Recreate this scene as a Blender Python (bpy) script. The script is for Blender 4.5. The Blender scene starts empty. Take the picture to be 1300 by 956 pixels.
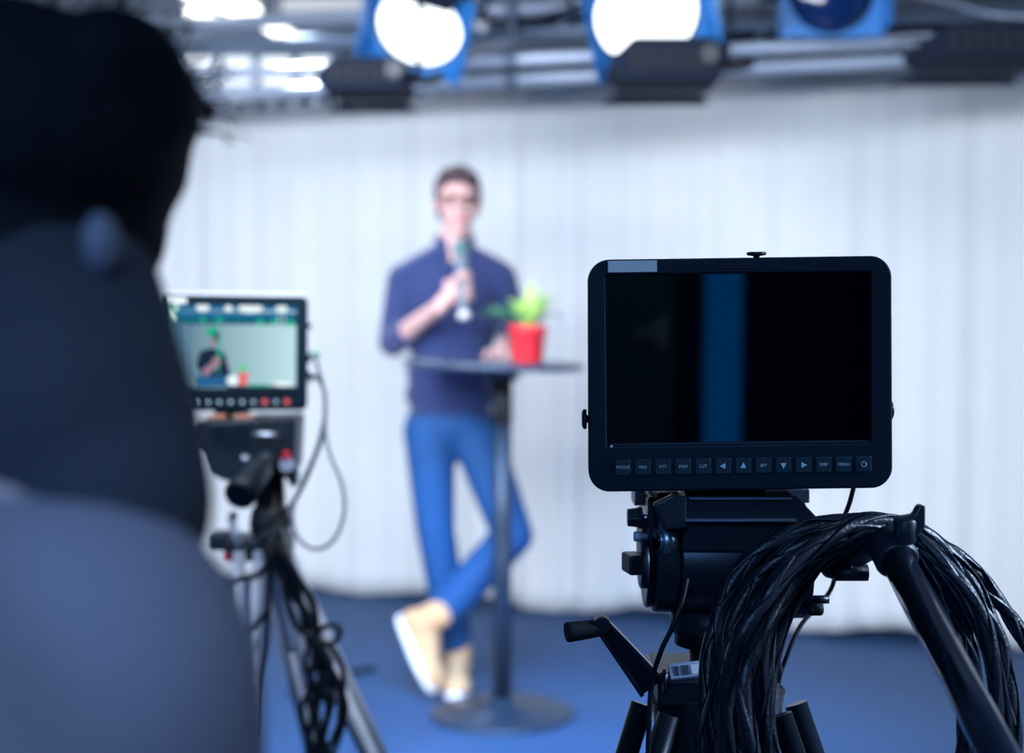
import bpy, bmesh, math, random
from mathutils import Vector, Matrix
random.seed(7)
C = bpy.context.scene
PI = math.pi
# ------------------------------------------------------------------ camera, world, lights, exposure
F = 1806.0
CAMZ = 1.29
TH = math.atan(78.0/F)
cam_d = bpy.data.cameras.new('camera'); cam = bpy.data.objects.new('camera', cam_d)
C.collection.objects.link(cam); C.camera = cam
cam_d.sensor_width = 36.0; cam_d.lens = 36.0*F/1300.0
cam.location = (0, 0, CAMZ); cam.rotation_euler = (PI/2 - TH, 0, 0)
cam_d.clip_start = 0.02
cam_d.dof.use_dof = True; cam_d.dof.focus_distance = 1.175; cam_d.dof.aperture_fstop = 3.4
cam_d.dof.aperture_blades = 0

w = bpy.data.worlds.new('world'); C.world = w; w.use_nodes = True
w.node_tree.nodes['Background'].inputs[0].default_value = (0.16, 0.30, 0.75, 1)
w.node_tree.nodes['Background'].inputs[1].default_value = 0.050
C.view_settings.view_transform = 'Standard'; C.view_settings.look = 'None'
C.view_settings.exposure = 0.0; C.view_settings.gamma = 1.0; C.view_settings.use_curve_mapping = False

def area(name, loc, target, size, power, color, sizey=None, spread=PI):
    l = bpy.data.lights.new(name, 'AREA'); l.energy = power; l.color = color
    l.shape = 'RECTANGLE'; l.size = size; l.size_y = sizey or size; l.spread = spread
    o = bpy.data.objects.new(name, l); C.collection.objects.link(o)
    o.location = loc
    o.rotation_euler = (Vector(target)-Vector(loc)).to_track_quat('-Z', 'Y').to_euler()
    return o
def spot(name, loc, target, power, color, angle=60, rad=0.08, blend=.5):
    l = bpy.data.lights.new(name, 'SPOT'); l.energy = power; l.color = color
    l.spot_size = math.radians(angle); l.shadow_soft_size = rad; l.spot_blend = blend
    o = bpy.data.objects.new(name, l); C.collection.objects.link(o); o.location = loc
    o.rotation_euler = (Vector(target)-Vector(loc)).to_track_quat('-Z', 'Y').to_euler()
    return o
COOL = (0.80, 0.88, 1.0)
area('stage_light', (-1.0, 1.9, 2.02), (-0.4, 6.0, 1.1), 4.4, 124, (0.88, 0.93, 1.0), 0.28, 2.4)
area('curtain_foot_fill', (-0.1, 3.1, 0.16), (0.1, 6.2, 0.35), 3.6, 11, (0.92, 0.95, 1.0), 0.12, 1.9)  # unseen lamp added to brighten the foot of the curtain
area('key_light', (-1.3, 2.9, 2.5), (-0.25, 4.9, 1.3), 0.8, 11, (0.95, 0.93, 1.0), 0.5, 1.6)
area('curtain_light_left', (-2.6, 4.3, 2.0), (-2.6, 7.2, 0.9), 1.6, 20, (0.84, 0.88, 1.0), 0.4, 2.6)
area('hall_light', (-2.5, 9.5, 3.8), (-2.5, 10.5, 0), 4.0, 90, (0.80, 0.88, 1.0), 2.0)
area('floor_light', (0.0, 2.6, 2.3), (0.0, 4.1, 0), 1.2, 24, (0.22, 0.52, 1.0), 0.4, 1.0)
spot('back_light', (-0.95, 5.75, 2.55), (-0.25, 4.9, 1.62), 170, (0.85, 0.92, 1.0), 45, .1)
area('handle_side_fill', (1.9, 1.05, 1.75), (0.42, 1.10, 1.08), 0.5, 3.2, (0.50, 0.68, 1.0), 0.5, .62)  # unseen lamp added for the highlight on the pan handle
area('rear_fill', (-0.9, -2.2, 2.5), (0.3, 1.1, 1.1), 1.2, 40, (0.22, 0.50, 1.0), 0.8)  # unseen blue fill added to lift the dark foreground
area('rear_wall_fill', (0.2, -2.0, 2.6), (0.2, -3.0, 1.3), 1.2, 2.5, (0.6, 0.85, 1.0), 0.3, 2.2)  # unseen fill added so the teal panel shows in the monitor glass
spot('operator_back_fill', (0.15, -0.9, 2.6), (-0.115, 0.44, 1.155), 105, (0.50, 0.66, 1.0), 19, .06, 1.0)  # unseen spot added for the soft lit band on the operator's jacket

def W(px, py, Y):
    """a point of the place: where the line of sight through a photo pixel meets depth Y"""
    dx = (px-650.0)/F; dy = (478.0-py)/F
    d = Vector((dx, math.cos(TH)+dy*math.sin(TH), -math.sin(TH)+dy*math.cos(TH)))
    t = Y/d.y
    return Vector((0, 0, CAMZ)) + d*t

# ------------------------------------------------------------------ materials
def mat(name, col, rough=.5, metal=0., spec=.5, emit=None, es=0., noise=0., nscale=20., bump=0., bscale=200., trans=0., coat=0., sheen=0.):
    m = bpy.data.materials.new(name); m.use_nodes = True
    nt = m.node_tree; b = nt.nodes['Principled BSDF']
    b.inputs['Base Color'].default_value = (*col, 1); b.inputs['Roughness'].default_value = rough
    b.inputs['Metallic'].default_value = metal; b.inputs['Specular IOR Level'].default_value = spec
    b.inputs['Coat Weight'].default_value = coat; b.inputs['Sheen Weight'].default_value = sheen
    if trans: b.inputs['Transmission Weight'].default_value = trans
    if emit: b.inputs['Emission Color'].default_value = (*emit, 1); b.inputs['Emission Strength'].default_value = es
    tc = nt.nodes.new('ShaderNodeTexCoord')
    if noise:
        n = nt.nodes.new('ShaderNodeTexNoise'); n.inputs['Scale'].default_value = nscale; n.inputs['Detail'].default_value = 4
        nt.links.new(tc.outputs['Object'], n.inputs['Vector'])
        r = nt.nodes.new('ShaderNodeMix'); r.data_type = 'RGBA'
        r.inputs['A'].default_value = (*[c*(1-noise) for c in col], 1)
        r.inputs['B'].default_value = (*[min(1, c*(1+noise)) for c in col], 1)
        nt.links.new(n.outputs['Fac'], r.inputs['Factor']); nt.links.new(r.outputs['Result'], b.inputs['Base Color'])
    if bump:
        n = nt.nodes.new('ShaderNodeTexNoise'); n.inputs['Scale'].default_value = bscale
        nt.links.new(tc.outputs['Object'], n.inputs['Vector'])
        bp = nt.nodes.new('ShaderNodeBump'); bp.inputs['Strength'].default_value = bump; bp.inputs['Distance'].default_value = .002
        nt.links.new(n.outputs['Fac'], bp.inputs['Height']); nt.links.new(bp.outputs['Normal'], b.inputs['Normal'])
    return m
def emis(name, col, s=1.0):
    m = bpy.data.materials.new(name); m.use_nodes = True; nt = m.node_tree
    nt.nodes.clear(); e = nt.nodes.new('ShaderNodeEmission'); o = nt.nodes.new('ShaderNodeOutputMaterial')
    e.inputs[0].default_value = (*col, 1); e.inputs[1].default_value = s
    nt.links.new(e.outputs[0], o.inputs[0]); return m
M = dict(
 floor=mat('floor_vinyl', (.026, .075, .185), .65, spec=.3, noise=.18, nscale=2.5, bump=.1),
 wall=mat('wall_paint', (.26, .31, .40), .8, noise=.1, nscale=3),
 ceil=mat('ceiling_paint', (.25, .29, .35), .8, noise=.1, nscale=3),
 dark=mat('dark_wall', (.012, .016, .022), .8, noise=.2, nscale=2),
 curtain=mat('curtain_cloth', (.675, .735, .785), .9, noise=.03, nscale=6, bump=.15, bscale=400, sheen=.1),
 plastic=mat('black_plastic', (.003, .016, .030), .5, spec=.25, bump=.08, bscale=900),
 plastic2=mat('charcoal_plastic', (.010, .020, .034), .42, bump=.1, bscale=700),
 key=mat('key_plastic', (.008, .034, .055), .5, bump=.05, bscale=900),
 glass=mat('screen_glass', (.0006, .0012, .004), .03, spec=.75),
 ink=mat('printed_legend', (.60, .82, .92), .5),
 label=mat('pale_label', (.88, .90, .86), .6, noise=.05, nscale=60),
 metal=mat('black_anodised', (.018, .026, .042), .34, metal=.35, bump=.06, bscale=600),
 alu2=mat('lighter_black_metal', (.05, .07, .11), .3, metal=.5),  # lighter metal for the ribs of the crank arm
 gloss=mat('gloss_black_tube', (.10, .14, .22), .24, metal=.9, coat=.5),
 steel=mat('brushed_steel', (.42, .50, .62), .3, metal=.9, noise=.1, nscale=90),
 alu=mat('tripod_aluminium', (.50, .58, .74), .4, metal=.1, noise=.08, nscale=60),
 rubber=mat('rubber', (.009, .012, .018), .75, bump=.3, bscale=300),
 cable=mat('cable_jacket', (.010, .016, .027), .36, bump=.3, bscale=350),
 thin=mat('thin_cable', (.008, .012, .02), .5),
 greycable=mat('grey_cable', (.16, .20, .28), .5),
 skin=mat('skin', (.66, .42, .42), .55, noise=.06, nscale=14),
 lips=mat('lips', (.75, .22, .30), .5),
 hair=mat('brown_hair', (.055, .035, .045), .55, noise=.3, nscale=60, bump=.5, bscale=120),
 sweater=mat('navy_sweater', (.018, .038, .150), .9, noise=.15, nscale=30, bump=.4, bscale=300, sheen=.25),
 jeans=mat('blue_jeans', (.002, .062, .23), .8, noise=.3, nscale=9, bump=.4, bscale=500),
 suede=mat('tan_suede', (.62, .38, .21), .85, noise=.1, nscale=20, bump=.2),
 sole=mat('white_rubber_sole', (.82, .84, .88), .6, noise=.03),
 mic=mat('mic_grey', (.16, .22, .29), .55, metal=0, noise=.1, nscale=40),
 micgrille=mat('mic_grille', (.10, .22, .25), .6, metal=.1, bump=.8, bscale=900),
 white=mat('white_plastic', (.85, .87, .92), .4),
 tabletop=mat('table_laminate', (.045, .07, .12), .3, noise=.1, nscale=20),
 post=mat('table_post', (.020, .038, .072), .38, metal=.3),
 pot=mat('red_pot', (.82, .04, .06), .35, noise=.06),
 soil=mat('soil', (.03, .02, .015), .9, noise=.4, nscale=60),
 leafA=mat('leaf_bright', (.45, .76, .22), .45, noise=.2, nscale=30),
 leafB=mat('leaf_dark', (.08, .34, .20), .45, noise=.2, nscale=30),
 truss=mat('truss_grey', (.14, .20, .29), .4, metal=.4, noise=.1, nscale=20),
 pale=mat('pale_pipe', (.38, .47, .62), .35, metal=.2, noise=.05, nscale=20),
 lamp=mat('lamp_black', (.010, .016, .034), .8, spec=.1, bump=.1),
 gel=mat('blue_gel', (.020, .17, .50), .45, noise=.2, nscale=12),
 darklens=mat('unlit_lens', (.004, .02, .09), .12),
 lens=emis('lit_lens', (.86, .93, 1.0), 3.2),
 tube=emis('lit_tube', (1.0, .97, .90), 4.0),
 jacket=mat('slate_jacket', (.140, .165, .230), .85, noise=.15, nscale=10, bump=.4, bscale=200),
 hoodie=mat('black_collar', (.014, .024, .042), .9, noise=.2, nscale=10, bump=.3),
 ophair=mat('black_hair', (.004, .007, .013), .8, spec=.15, noise=.3, nscale=60, bump=.5, bscale=150),
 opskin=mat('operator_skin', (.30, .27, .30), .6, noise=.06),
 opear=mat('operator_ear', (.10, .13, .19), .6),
 red=mat('red_mark', (.65, .03, .06), .4),
 orange=mat('copper_pad', (.55, .26, .18), .5),
 green=mat('green_ring', (.04, .40, .14), .4),
)

# ------------------------------------------------------------------ geometry helpers
def smooth_bm(bm):
    for f in bm.faces: f.smooth = True
def rootloc(p):
    while p.parent: p = p.parent
    return Vector(p.location)
def obj(name, bm, m, parent=None, bevel=0., smooth=False, seg=2, sub=0):
    """link bm (vertices in world metres) as ONE mesh object"""
    me = bpy.data.meshes.new(name)
    if smooth: smooth_bm(bm)
    bmesh.ops.recalc_face_normals(bm, faces=bm.faces)
    if parent:
        bmesh.ops.translate(bm, verts=bm.verts, vec=-rootloc(parent))
    else:
        c = sum((v.co for v in bm.verts), Vector())/max(1, len(bm.verts))
        bmesh.ops.translate(bm, verts=bm.verts, vec=-c)
    bm.to_mesh(me); bm.free()
    for mm in (m if isinstance(m, (list, tuple)) else [m]): me.materials.append(mm)
    o = bpy.data.objects.new(name, me); C.collection.objects.link(o)
    if parent: o.parent = parent
    else: o.location = c
    if bevel:
        b = o.modifiers.new('bevel', 'BEVEL'); b.width = bevel; b.segments = seg; b.limit_method = 'ANGLE'; b.angle_limit = math.radians(40)
    if sub:
        s = o.modifiers.new('sub', 'SUBSURF'); s.levels = sub; s.render_levels = sub
    return o
def tag(o, label=None, cat=None, group=None, kind=None):
    if label: o['label'] = label
    if cat: o['category'] = cat
    if group: o['group'] = group
    if kind: o['kind'] = kind
    return o
def thing(name, label, cat, loc=(0, 0, 0), group=None):
    o = bpy.data.objects.new(name, None); C.collection.objects.link(o); o.location = loc
    o.empty_display_size = .05
    return tag(o, label, cat, group)
def struct(name, bm, m, parent=None, **k):
    o = obj(name, bm, m, parent, **k)
    if not parent: o['kind'] = 'structure'
    return o
def BM(): return bmesh.new()
def frame(axis, up=Vector((0, 0, 1))):
    z = Vector(axis).normalized()
    if abs(z.dot(up)) > .97: up = Vector((0, 1, 0))
    x = up.cross(z).normalized(); y = z.cross(x)
    return Matrix((x, y, z)).transposed()
def box(bm, c, s, rot=None):
    r = bmesh.ops.create_cube(bm, size=1)
    R = (rot or Matrix.Identity(3))
    for v in r['verts']:
        v.co = R @ Vector((v.co.x*s[0], v.co.y*s[1], v.co.z*s[2])) + Vector(c)
def cyl(bm, p0, p1, r0, r1=None, seg=24, cap=True):
    p0 = Vector(p0); p1 = Vector(p1); r1 = r0 if r1 is None else r1
    R = frame(p1-p0); rings = []
    for p, r in ((p0, r0), (p1, r1)):
        rings.append([bm.verts.new(p + R @ Vector((math.cos(2*PI*i/seg)*r, math.sin(2*PI*i/seg)*r, 0))) for i in range(seg)])
    for i in range(seg):
        j = (i+1) % seg; f = bm.faces.new((rings[0][i], rings[0][j], rings[1][j], rings[1][i])); f.smooth = True
    if cap:
        bm.faces.new(rings[0][::-1]); bm.faces.new(rings[1])
def lathe(bm, p0, axis, prof, seg=32):
    """prof: list of (height along axis, radius)"""
    R = frame(axis); p0 = Vector(p0); rings = []
    for h, r in prof:
        rings.append([bm.verts.new(p0 + R @ Vector((math.cos(2*PI*i/seg)*r, math.sin(2*PI*i/seg)*r, h))) for i in range(seg)])
    for a, b in zip(rings, rings[1:]):
        for i in range(seg):
            j = (i+1) % seg; f = bm.faces.new((a[i], a[j], b[j], b[i])); f.smooth = True
    bm.faces.new(rings[0][::-1]); bm.faces.new(rings[-1])
def catmull(pts, n=8, closed=False):
    P = [Vector(p) for p in pts]; out = []
    N = len(P)
    rng = range(N if closed else N-1)
    for i in rng:
        if closed: a, b, c, d = P[i-1], P[i], P[(i+1) % N], P[(i+2) % N]
        else: a, b, c, d = P[max(i-1, 0)], P[i], P[i+1], P[min(i+2, N-1)]
        for k in range(n):
            t = k/n
            out.append(.5*((2*b)+(c-a)*t+(2*a-5*b+4*c-d)*t*t+(3*b-a-3*c+d)*t**3))
    if not closed: out.append(P[-1])
    return out
def frames_along(P):
    T = [(P[min(i+1, len(P)-1)]-P[max(i-1, 0)]).normalized() for i in range(len(P))]
    n = frame(T[0]).col[0].copy(); out = []
    for t in T:
        n = (n - t*n.dot(t)).normalized(); out.append((n, t.cross(n)))
    return out
def tube(bm, P, r, seg=10, cap=True, rr=None, flat=1.0):
    Fm = frames_along(P); rings = []
    for i, (p, (n, b)) in enumerate(zip(P, Fm)):
        q = rr(i/(len(P)-1)) if rr else r
        rings.append([bm.verts.new(p + n*math.cos(2*PI*k/seg)*q + b*math.sin(2*PI*k/seg)*q*flat) for k in range(seg)])
    for a, c in zip(rings, rings[1:]):
        for k in range(seg):
            j = (k+1) % seg; f = bm.faces.new((a[k], a[j], c[j], c[k])); f.smooth = True
    if cap: bm.faces.new(rings[0][::-1]); bm.faces.new(rings[-1])
def resample(P, step):
    out = [P[0].copy()]; acc = 0.; 
    for a, b in zip(P, P[1:]):
        L = (b-a).length
        while L > 0 and acc + L >= step:
            t = (step-acc)/L; a = a.lerp(b, t); out.append(a.copy()); L = (b-a).length; acc = 0.
        acc += L
    return out
def braid(bm, P, R, pitch=.07, n=4, phase=0.):
    """a cable sheathed in a loose woven wrap: flat strands wound round the path both ways"""
    P = resample(P, .004); Fm = frames_along(P)
    tube(bm, P, R*.80, 12)
    for s in range(n):
        Q = []; 
        for i, (p, (a, b)) in enumerate(zip(P, Fm)):
            sg = 1 if s % 2 else -1
            ang = phase + 2*PI*(s//2)/(n/2) + sg*2*PI*i*.004/pitch
            rad = R*(.80 + .13*math.sin(ang*2+s*PI/2))
            Q.append((p + (a*math.cos(ang)+b*math.sin(ang))*rad, (a*math.cos(ang)+b*math.sin(ang))))
        rings = []
        for i, (q, nn) in enumerate(Q):
            t = (Q[min(i+1, len(Q)-1)][0]-Q[max(i-1, 0)][0]).normalized(); sd = t.cross(nn).normalized()
            hw = R*.62; th = R*.20
            rings.append([bm.verts.new(q+sd*hw), bm.verts.new(q+nn*th+sd*hw*.5), bm.verts.new(q+nn*th-sd*hw*.5), bm.verts.new(q-sd*hw), bm.verts.new(q-nn*th)])
        for u, v in zip(rings, rings[1:]):
            for k in range(5):
                j = (k+1) % 5; f = bm.faces.new((u[k], u[j], v[j], v[k])); f.smooth = k < 3
        bm.faces.new(rings[0][::-1]); bm.faces.new(rings[-1])
def prism(bm, poly, z0, z1, Mx):
    """poly in local xy, extruded along local z, then placed by Mx (4x4)"""
    a = [bm.verts.new(Mx @ Vector((x, y, z0))) for x, y in poly]
    b = [bm.verts.new(Mx @ Vector((x, y, z1))) for x, y in poly]
    n = len(poly)
    for i in range(n):
        j = (i+1) % n; bm.faces.new((a[i], a[j], b[j], b[i]))
    bm.faces.new(a[::-1]); bm.faces.new(b)
def rrect(w, h, r, n=8, cx=0, cy=0):
    out = []
    for (sx, sy, a0) in ((1, 1, 0), (-1, 1, PI/2), (-1, -1, PI), (1, -1, 1.5*PI)):
        for k in range(n+1):
            a = a0+PI/2*k/n
            out.append((cx+sx*(w/2-r)+r*math.cos(a), cy+sy*(h/2-r)+r*math.sin(a)))
    return out
def ellipsoid(bm, c, r, rot=None, seg=24):
    res = bmesh.ops.create_uvsphere(bm, u_segments=seg, v_segments=seg//2, radius=1)
    R = rot or Matrix.Identity(3)
    for v in res['verts']: v.co = R @ Vector((v.co.x*r[0], v.co.y*r[1], v.co.z*r[2])) + Vector(c)
def capsule(bm, a, b, ra, rb=None, seg=16, fx=1., fy=1.):
    rb = ra if rb is None else rb
    a = Vector(a); b = Vector(b); R = frame(b-a); L = (b-a).length
    prof = [(-ra*math.cos(t), ra*math.sin(t)) for t in [PI/2*k/5 for k in range(1, 6)]]
    prof += [(L+rb*math.sin(t), rb*math.cos(t)) for t in [PI/2*k/5 for k in range(0, 5)]]
    lathe(bm, a, b-a, prof, seg)
def remesh(o, vox, it=4, fac=.5):
    r = o.modifiers.new('remesh', 'REMESH'); r.mode = 'VOXEL'; r.voxel_size = vox; r.use_smooth_shade = True
    s = o.modifiers.new('smooth', 'SMOOTH'); s.factor = fac; s.iterations = it
    return o
def text_mesh(name, body, size, Mx, m, parent):
    cu = bpy.data.curves.new(name, 'FONT'); cu.body = body; cu.size = size; cu.align_x = 'CENTER'; cu.align_y = 'CENTER'; cu.extrude = .00008
    t = bpy.data.objects.new(name, cu); C.collection.objects.link(t)
    dg = bpy.context.evaluated_depsgraph_get(); me = bpy.data.meshes.new_from_object(t.evaluated_get(dg))
    bpy.data.objects.remove(t)
    bm = BM(); bm.from_mesh(me); bpy.data.meshes.remove(me); bm.transform(Mx)
    return obj(name, bm, m, parent)
RX = lambda d: Matrix.Rotation(math.radians(d), 3, 'X')
RY = lambda d: Matrix.Rotation(math.radians(d), 3, 'Y')
RZ = lambda d: Matrix.Rotation(math.radians(d), 3, 'Z')

# ------------------------------------------------------------------ the setting
bm = BM(); box(bm, (0, 4.5, -.05), (16, 17, .1)); struct('floor', bm, M['floor'])
bm = BM(); box(bm, (0, 4.5, 4.05), (16, 17, .1)); struct('ceiling', bm, M['ceil'])
bm = BM(); box(bm, (0, 12.05, 2.0), (16, .1, 4.0)); struct('wall_back', bm, M['wall'])
bm = BM(); box(bm, (0, -3.05, 2.0), (16, .1, 4.0)); struct('wall_front', bm, M['dark'])
# far window above the curtain, with its bars
def far_window(x0, x1, z0, z1, nx, nz, nm, strength):
    pane_root = bpy.data.objects.new(nm, None); C.collection.objects.link(pane_root); pane_root.location = ((x0+x1)/2, 11.9, z0); pane_root['kind'] = 'structure'
    bm = BM(); box(bm, ((x0+x1)/2, 11.985, (z0+z1)/2), (x1-x0, .02, z1-z0)); obj('window_or_added_pane', bm, emis('daylight_pane', (.80, .88, 1.0), strength), pane_root)
    bm = BM()
    for i in range(nx+1): box(bm, (x0+(x1-x0)*i/nx, 11.93, (z0+z1)/2), (.07, .08, z1-z0+.07))
    for i in range(nz+1): box(bm, ((x0+x1)/2, 11.93, z0+(z1-z0)*i/nz), (x1-x0, .07, .05))
    obj('window_or_added_frame', bm, M['truss'], pane_root)
a = W(225, 135, 11.9); b = W(425, 45, 11.9)
far_window(a.x, b.x, a.z, b.z, 4, 4, 'window_1', 1.7)
a = W(395, 45, 11.9); b = W(490, 3, 11.9)
far_window(W(345, 25, 11.9).x, W(470, 25, 11.9).x, W(0, 22, 11.9).z, W(0, -40, 11.9).z, 1, 2, 'window_2', .8)
# glowing blue panel, added unseen for the blue band mirrored in the monitor glass
pane_root = bpy.data.objects.new('added_blue_panel', None); C.collection.objects.link(pane_root); pane_root.location = (.80, -2.98, 0); pane_root['kind'] = 'structure'
bm = BM(); box(bm, (.79, -2.985, 1.45), (.15, .02, 2.6)); obj('window_or_added_pane', bm, emis('added_panel_glow', (.0, .17, .62), 2.1), pane_root)
bm = BM()
for x in (.70, .88): box(bm, (x, -2.97, 1.45), (.04, .05, 2.66))
for z in (.13, 2.77): box(bm, (.815, -2.97, z), (.27, .05, .04))
obj('window_or_added_frame', bm, M['dark'], pane_root)

bm = BM(); box(bm, (.20, -2.975, 1.15), (.82, .05, 2.3)); dr = struct('added_teal_panel', bm, mat('added_panel_paint', (.10, .26, .32), .6), bevel=.004)  # unseen panel added for the teal tone mirrored in the monitor glass
bm = BM(); box(bm, (.52, -2.93, 1.05), (.12, .02, .02)); box(bm, (.56, -2.94, 1.05), (.03, .02, .12)); obj('added_panel_handle', bm, M['steel'], dr)
# ------------------------------------------------------------------ curtain
def curtain_y(x): return 6.19 - .41*x
bm = BM(); NX = 900; NZ = 24; x0, x1 = -5.0, 4.6; grid = []
ph = [random.uniform(0, 6.28) for _ in range(6)]
for i in range(NX+1):
    x = x0+(x1-x0)*i/NX; col = []
    for k in range(NZ+1):
        t = k/NZ; z = .012 + (2.262-.012)*t
        fold = .022*math.sin(x*21+ph[0]+1.3*math.sin(x*2.3)) + .014*math.sin(x*47+ph[1]+2*math.sin(x*3.1)) + .03*math.sin(x*5.3+ph[2]+.5*t)
        fold *= (.30+.45*(1-t)**.5) * (.8+.35*math.sin(x*1.7+ph[3]))
        hem = (.022*math.sin(x*7+ph[4]))*(1-t)**3
        col.append(bm.verts.new((x+.38*fold, curtain_y(x)+fold*.92, z+ (hem+.022)*(1-t)**6)))
    grid.append(col)
for i in range(NX):
    for k in range(NZ):
        f = bm.faces.new((grid[i][k], grid[i+1][k], grid[i+1][k+1], grid[i][k+1])); f.smooth = True
cur = thing('curtain', 'long pale grey pleated backdrop curtain hanging behind the speaker', 'curtain', (0, curtain_y(0), 0))
cl = obj('curtain_fabric', bm, M['curtain'], cur)
s = cl.modifiers.new('thick', 'SOLIDIFY'); s.thickness = .003
bm = BM(); cyl(bm, (x0, curtain_y(x0), 2.275), (x1, curtain_y(x1), 2.275), .022, seg=16); obj('curtain_rail', bm, M['truss'], cur)
bm = BM()
for i in range(90):
    x = x0+.05+(x1-x0-.1)*i/89; lathe(bm, (x, curtain_y(x)-.026, 2.255), (0, -1, 0), [(0, .010), (.003, .012), (.005, .010)], 12)
obj('curtain_eyelets', bm, M['steel'], cur)['kind'] = 'stuff'
for x in (-4.6, -2.6, -.6, 1.4, 3.4):
    bm = BM(); cyl(bm, (x, curtain_y(x), 2.28), (x, curtain_y(x), 4.0), .012, seg=8); obj('rail_hanger', bm, M['truss'], cur)

# ------------------------------------------------------------------ overhead grid of pipes
def pipe(pa, pb, r, m, label, drops=()):
    t = thing('lighting_pipe', label, 'pipe', (pa+pb)/2, 'ceiling pipes')
    bm = BM(); cyl(bm, pa, pb, r, seg=20); obj('pipe', bm, m, t)
    for f in drops:
        p = pa.lerp(pb, f); b = BM(); cyl(b, p, (p.x, p.y, 4.0), .010, seg=8); cyl(b, p-Vector((.03, 0, 0)), p+Vector((.03, 0, 0)), r*1.25, seg=20); obj('hanger', b, M['truss'], t)
    return t
def hpipe(pyl, pyr, Y, dY, r, m, label, xl=-4.2, xr=4.2, drops=(.15, .5, .85)):
    z0 = W(650, pyl, Y).z
    pipe(Vector((xl, Y+dY, z0)), Vector((xr, Y-dY, z0)), r, m, label, drops)
hpipe(101, 101, 5.35, 1.25, .024, M['pale'], 'pale pipe just above the curtain top, lowest of the overhead pipes')
hpipe(76, 76, 5.15, 1.15, .022, M['pale'], 'pale pipe second lowest over the stage, behind the black lamps')
hpipe(42, 42, 5.6, .9, .026, M['truss'], 'grey pipe at the height of the lit blue-framed lamps')
hpipe(12, 12, 6.4, .9, .034, M['pale'], 'pale pipe near the top edge of the photo behind the lamps')
hpipe(88, 88, 6.9, 2.0, .02, M['truss'], 'thin grey pipe behind the curtain rail')
pipe(W(733, -60, 5.9), W(733, 48, 5.9), .028, M['pale'], 'short upright pale pipe between the two lit lamps')
pipe(W(205, 78, 3.9), W(290, 137, 4.6), .022, M['pale'], 'slanting pale pipe above the curtain beside the operator head')
pipe(W(170, 90, 4.0), W(262, 142, 4.5), .028, M['lamp'], 'slanting black pipe below the slanting pale one at the left')
pipe(W(800, 50, 7.2), W(1420, 15, 6.2), .05, M['lamp'], 'thick dark pipe running behind the unlit blue lamp', (.3, .8))
pipe(W(590, 75, 7.0), W(720, 30, 6.2), .018, M['pale'], 'sloping thin pipe right of the lit left lamp')
pipe(W(600, 18, 8.0), W(760, 22, 8.0), .05, M['lamp'], 'dark short pipe high between the lit lamps')
pipe(W(280, 30, 8.0), W(520, 28, 8.0), .022, M['lamp'], 'thin dark pipe crossing in front of the upper far window')
pipe(W(330, 62, 7.5), W(520, 58, 7.5), .018, M['lamp'], 'thin dark pipe left of the lit left lamp, in front of window')
pipe(W(1150, 20, 5.6), W(1420, 32, 5.0), .03, M['lamp'], 'dark pipe in the top right corner of the photo', (.5,))
def cableish(pts, r, m, name, label, cat='cable', group=None):
    bm = BM(); tube(bm, catmull(pts, 10), r, 8); return tag(obj(name, bm, m), label, cat, group)
cableish([W(1120, -20, 5.0), W(1200, 2, 5.0), (W(1260, 18, 5.0)), W(1330, 20, 4.9), W(1400, -8, 4.9)], .006, M['pale'], 'hanging_cable', 'pale thin cable sagging at the top right between the lamps')
cableish([W(600, 10, 5.5), W(640, 28, 5.5), W(690, 22, 5.6), W(760, -5, 5.7)], .010, M['lamp'], 'hanging_cable', 'black cable sagging between the two lit lamps')

# fluorescent fittings over the far hall
def tube_light(p, q, wd, label):
    t = thing('fluorescent_light', label, 'ceiling light', (p+q)/2, 'fluorescent lights')
    bm = BM(); cyl(bm, p, q, wd*.5, seg=16); obj('light_tube', bm, M['tube'], t)
    bm = BM(); d = (q-p).normalized(); R = frame(d); c = (p+q)/2+Vector((0, 0, wd*.62)); box(bm, c, (wd*1.3, wd*.3, (q-p).length+.06), R)
    obj('light_housing', bm, M['white'], t, bevel=.004)
    bm = BM(); cyl(bm, c, (c.x, c.y, 4.0), .008, seg=8); obj('suspension_rod', bm, M['truss'], t)
tube_light(W(238, -14, 6.6), W(322, 18, 7.2), .085, 'longest lit fluorescent tube at the top left beside the operator')
tube_light(W(337, 30, 7.2), W(374, 54, 7.9), .062, 'short lit fluorescent tube right of the long tube')
tube_light(W(243, 16, 7.4), W(268, 25, 7.7), .06, 'small lit fluorescent tube below the long tube')

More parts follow.
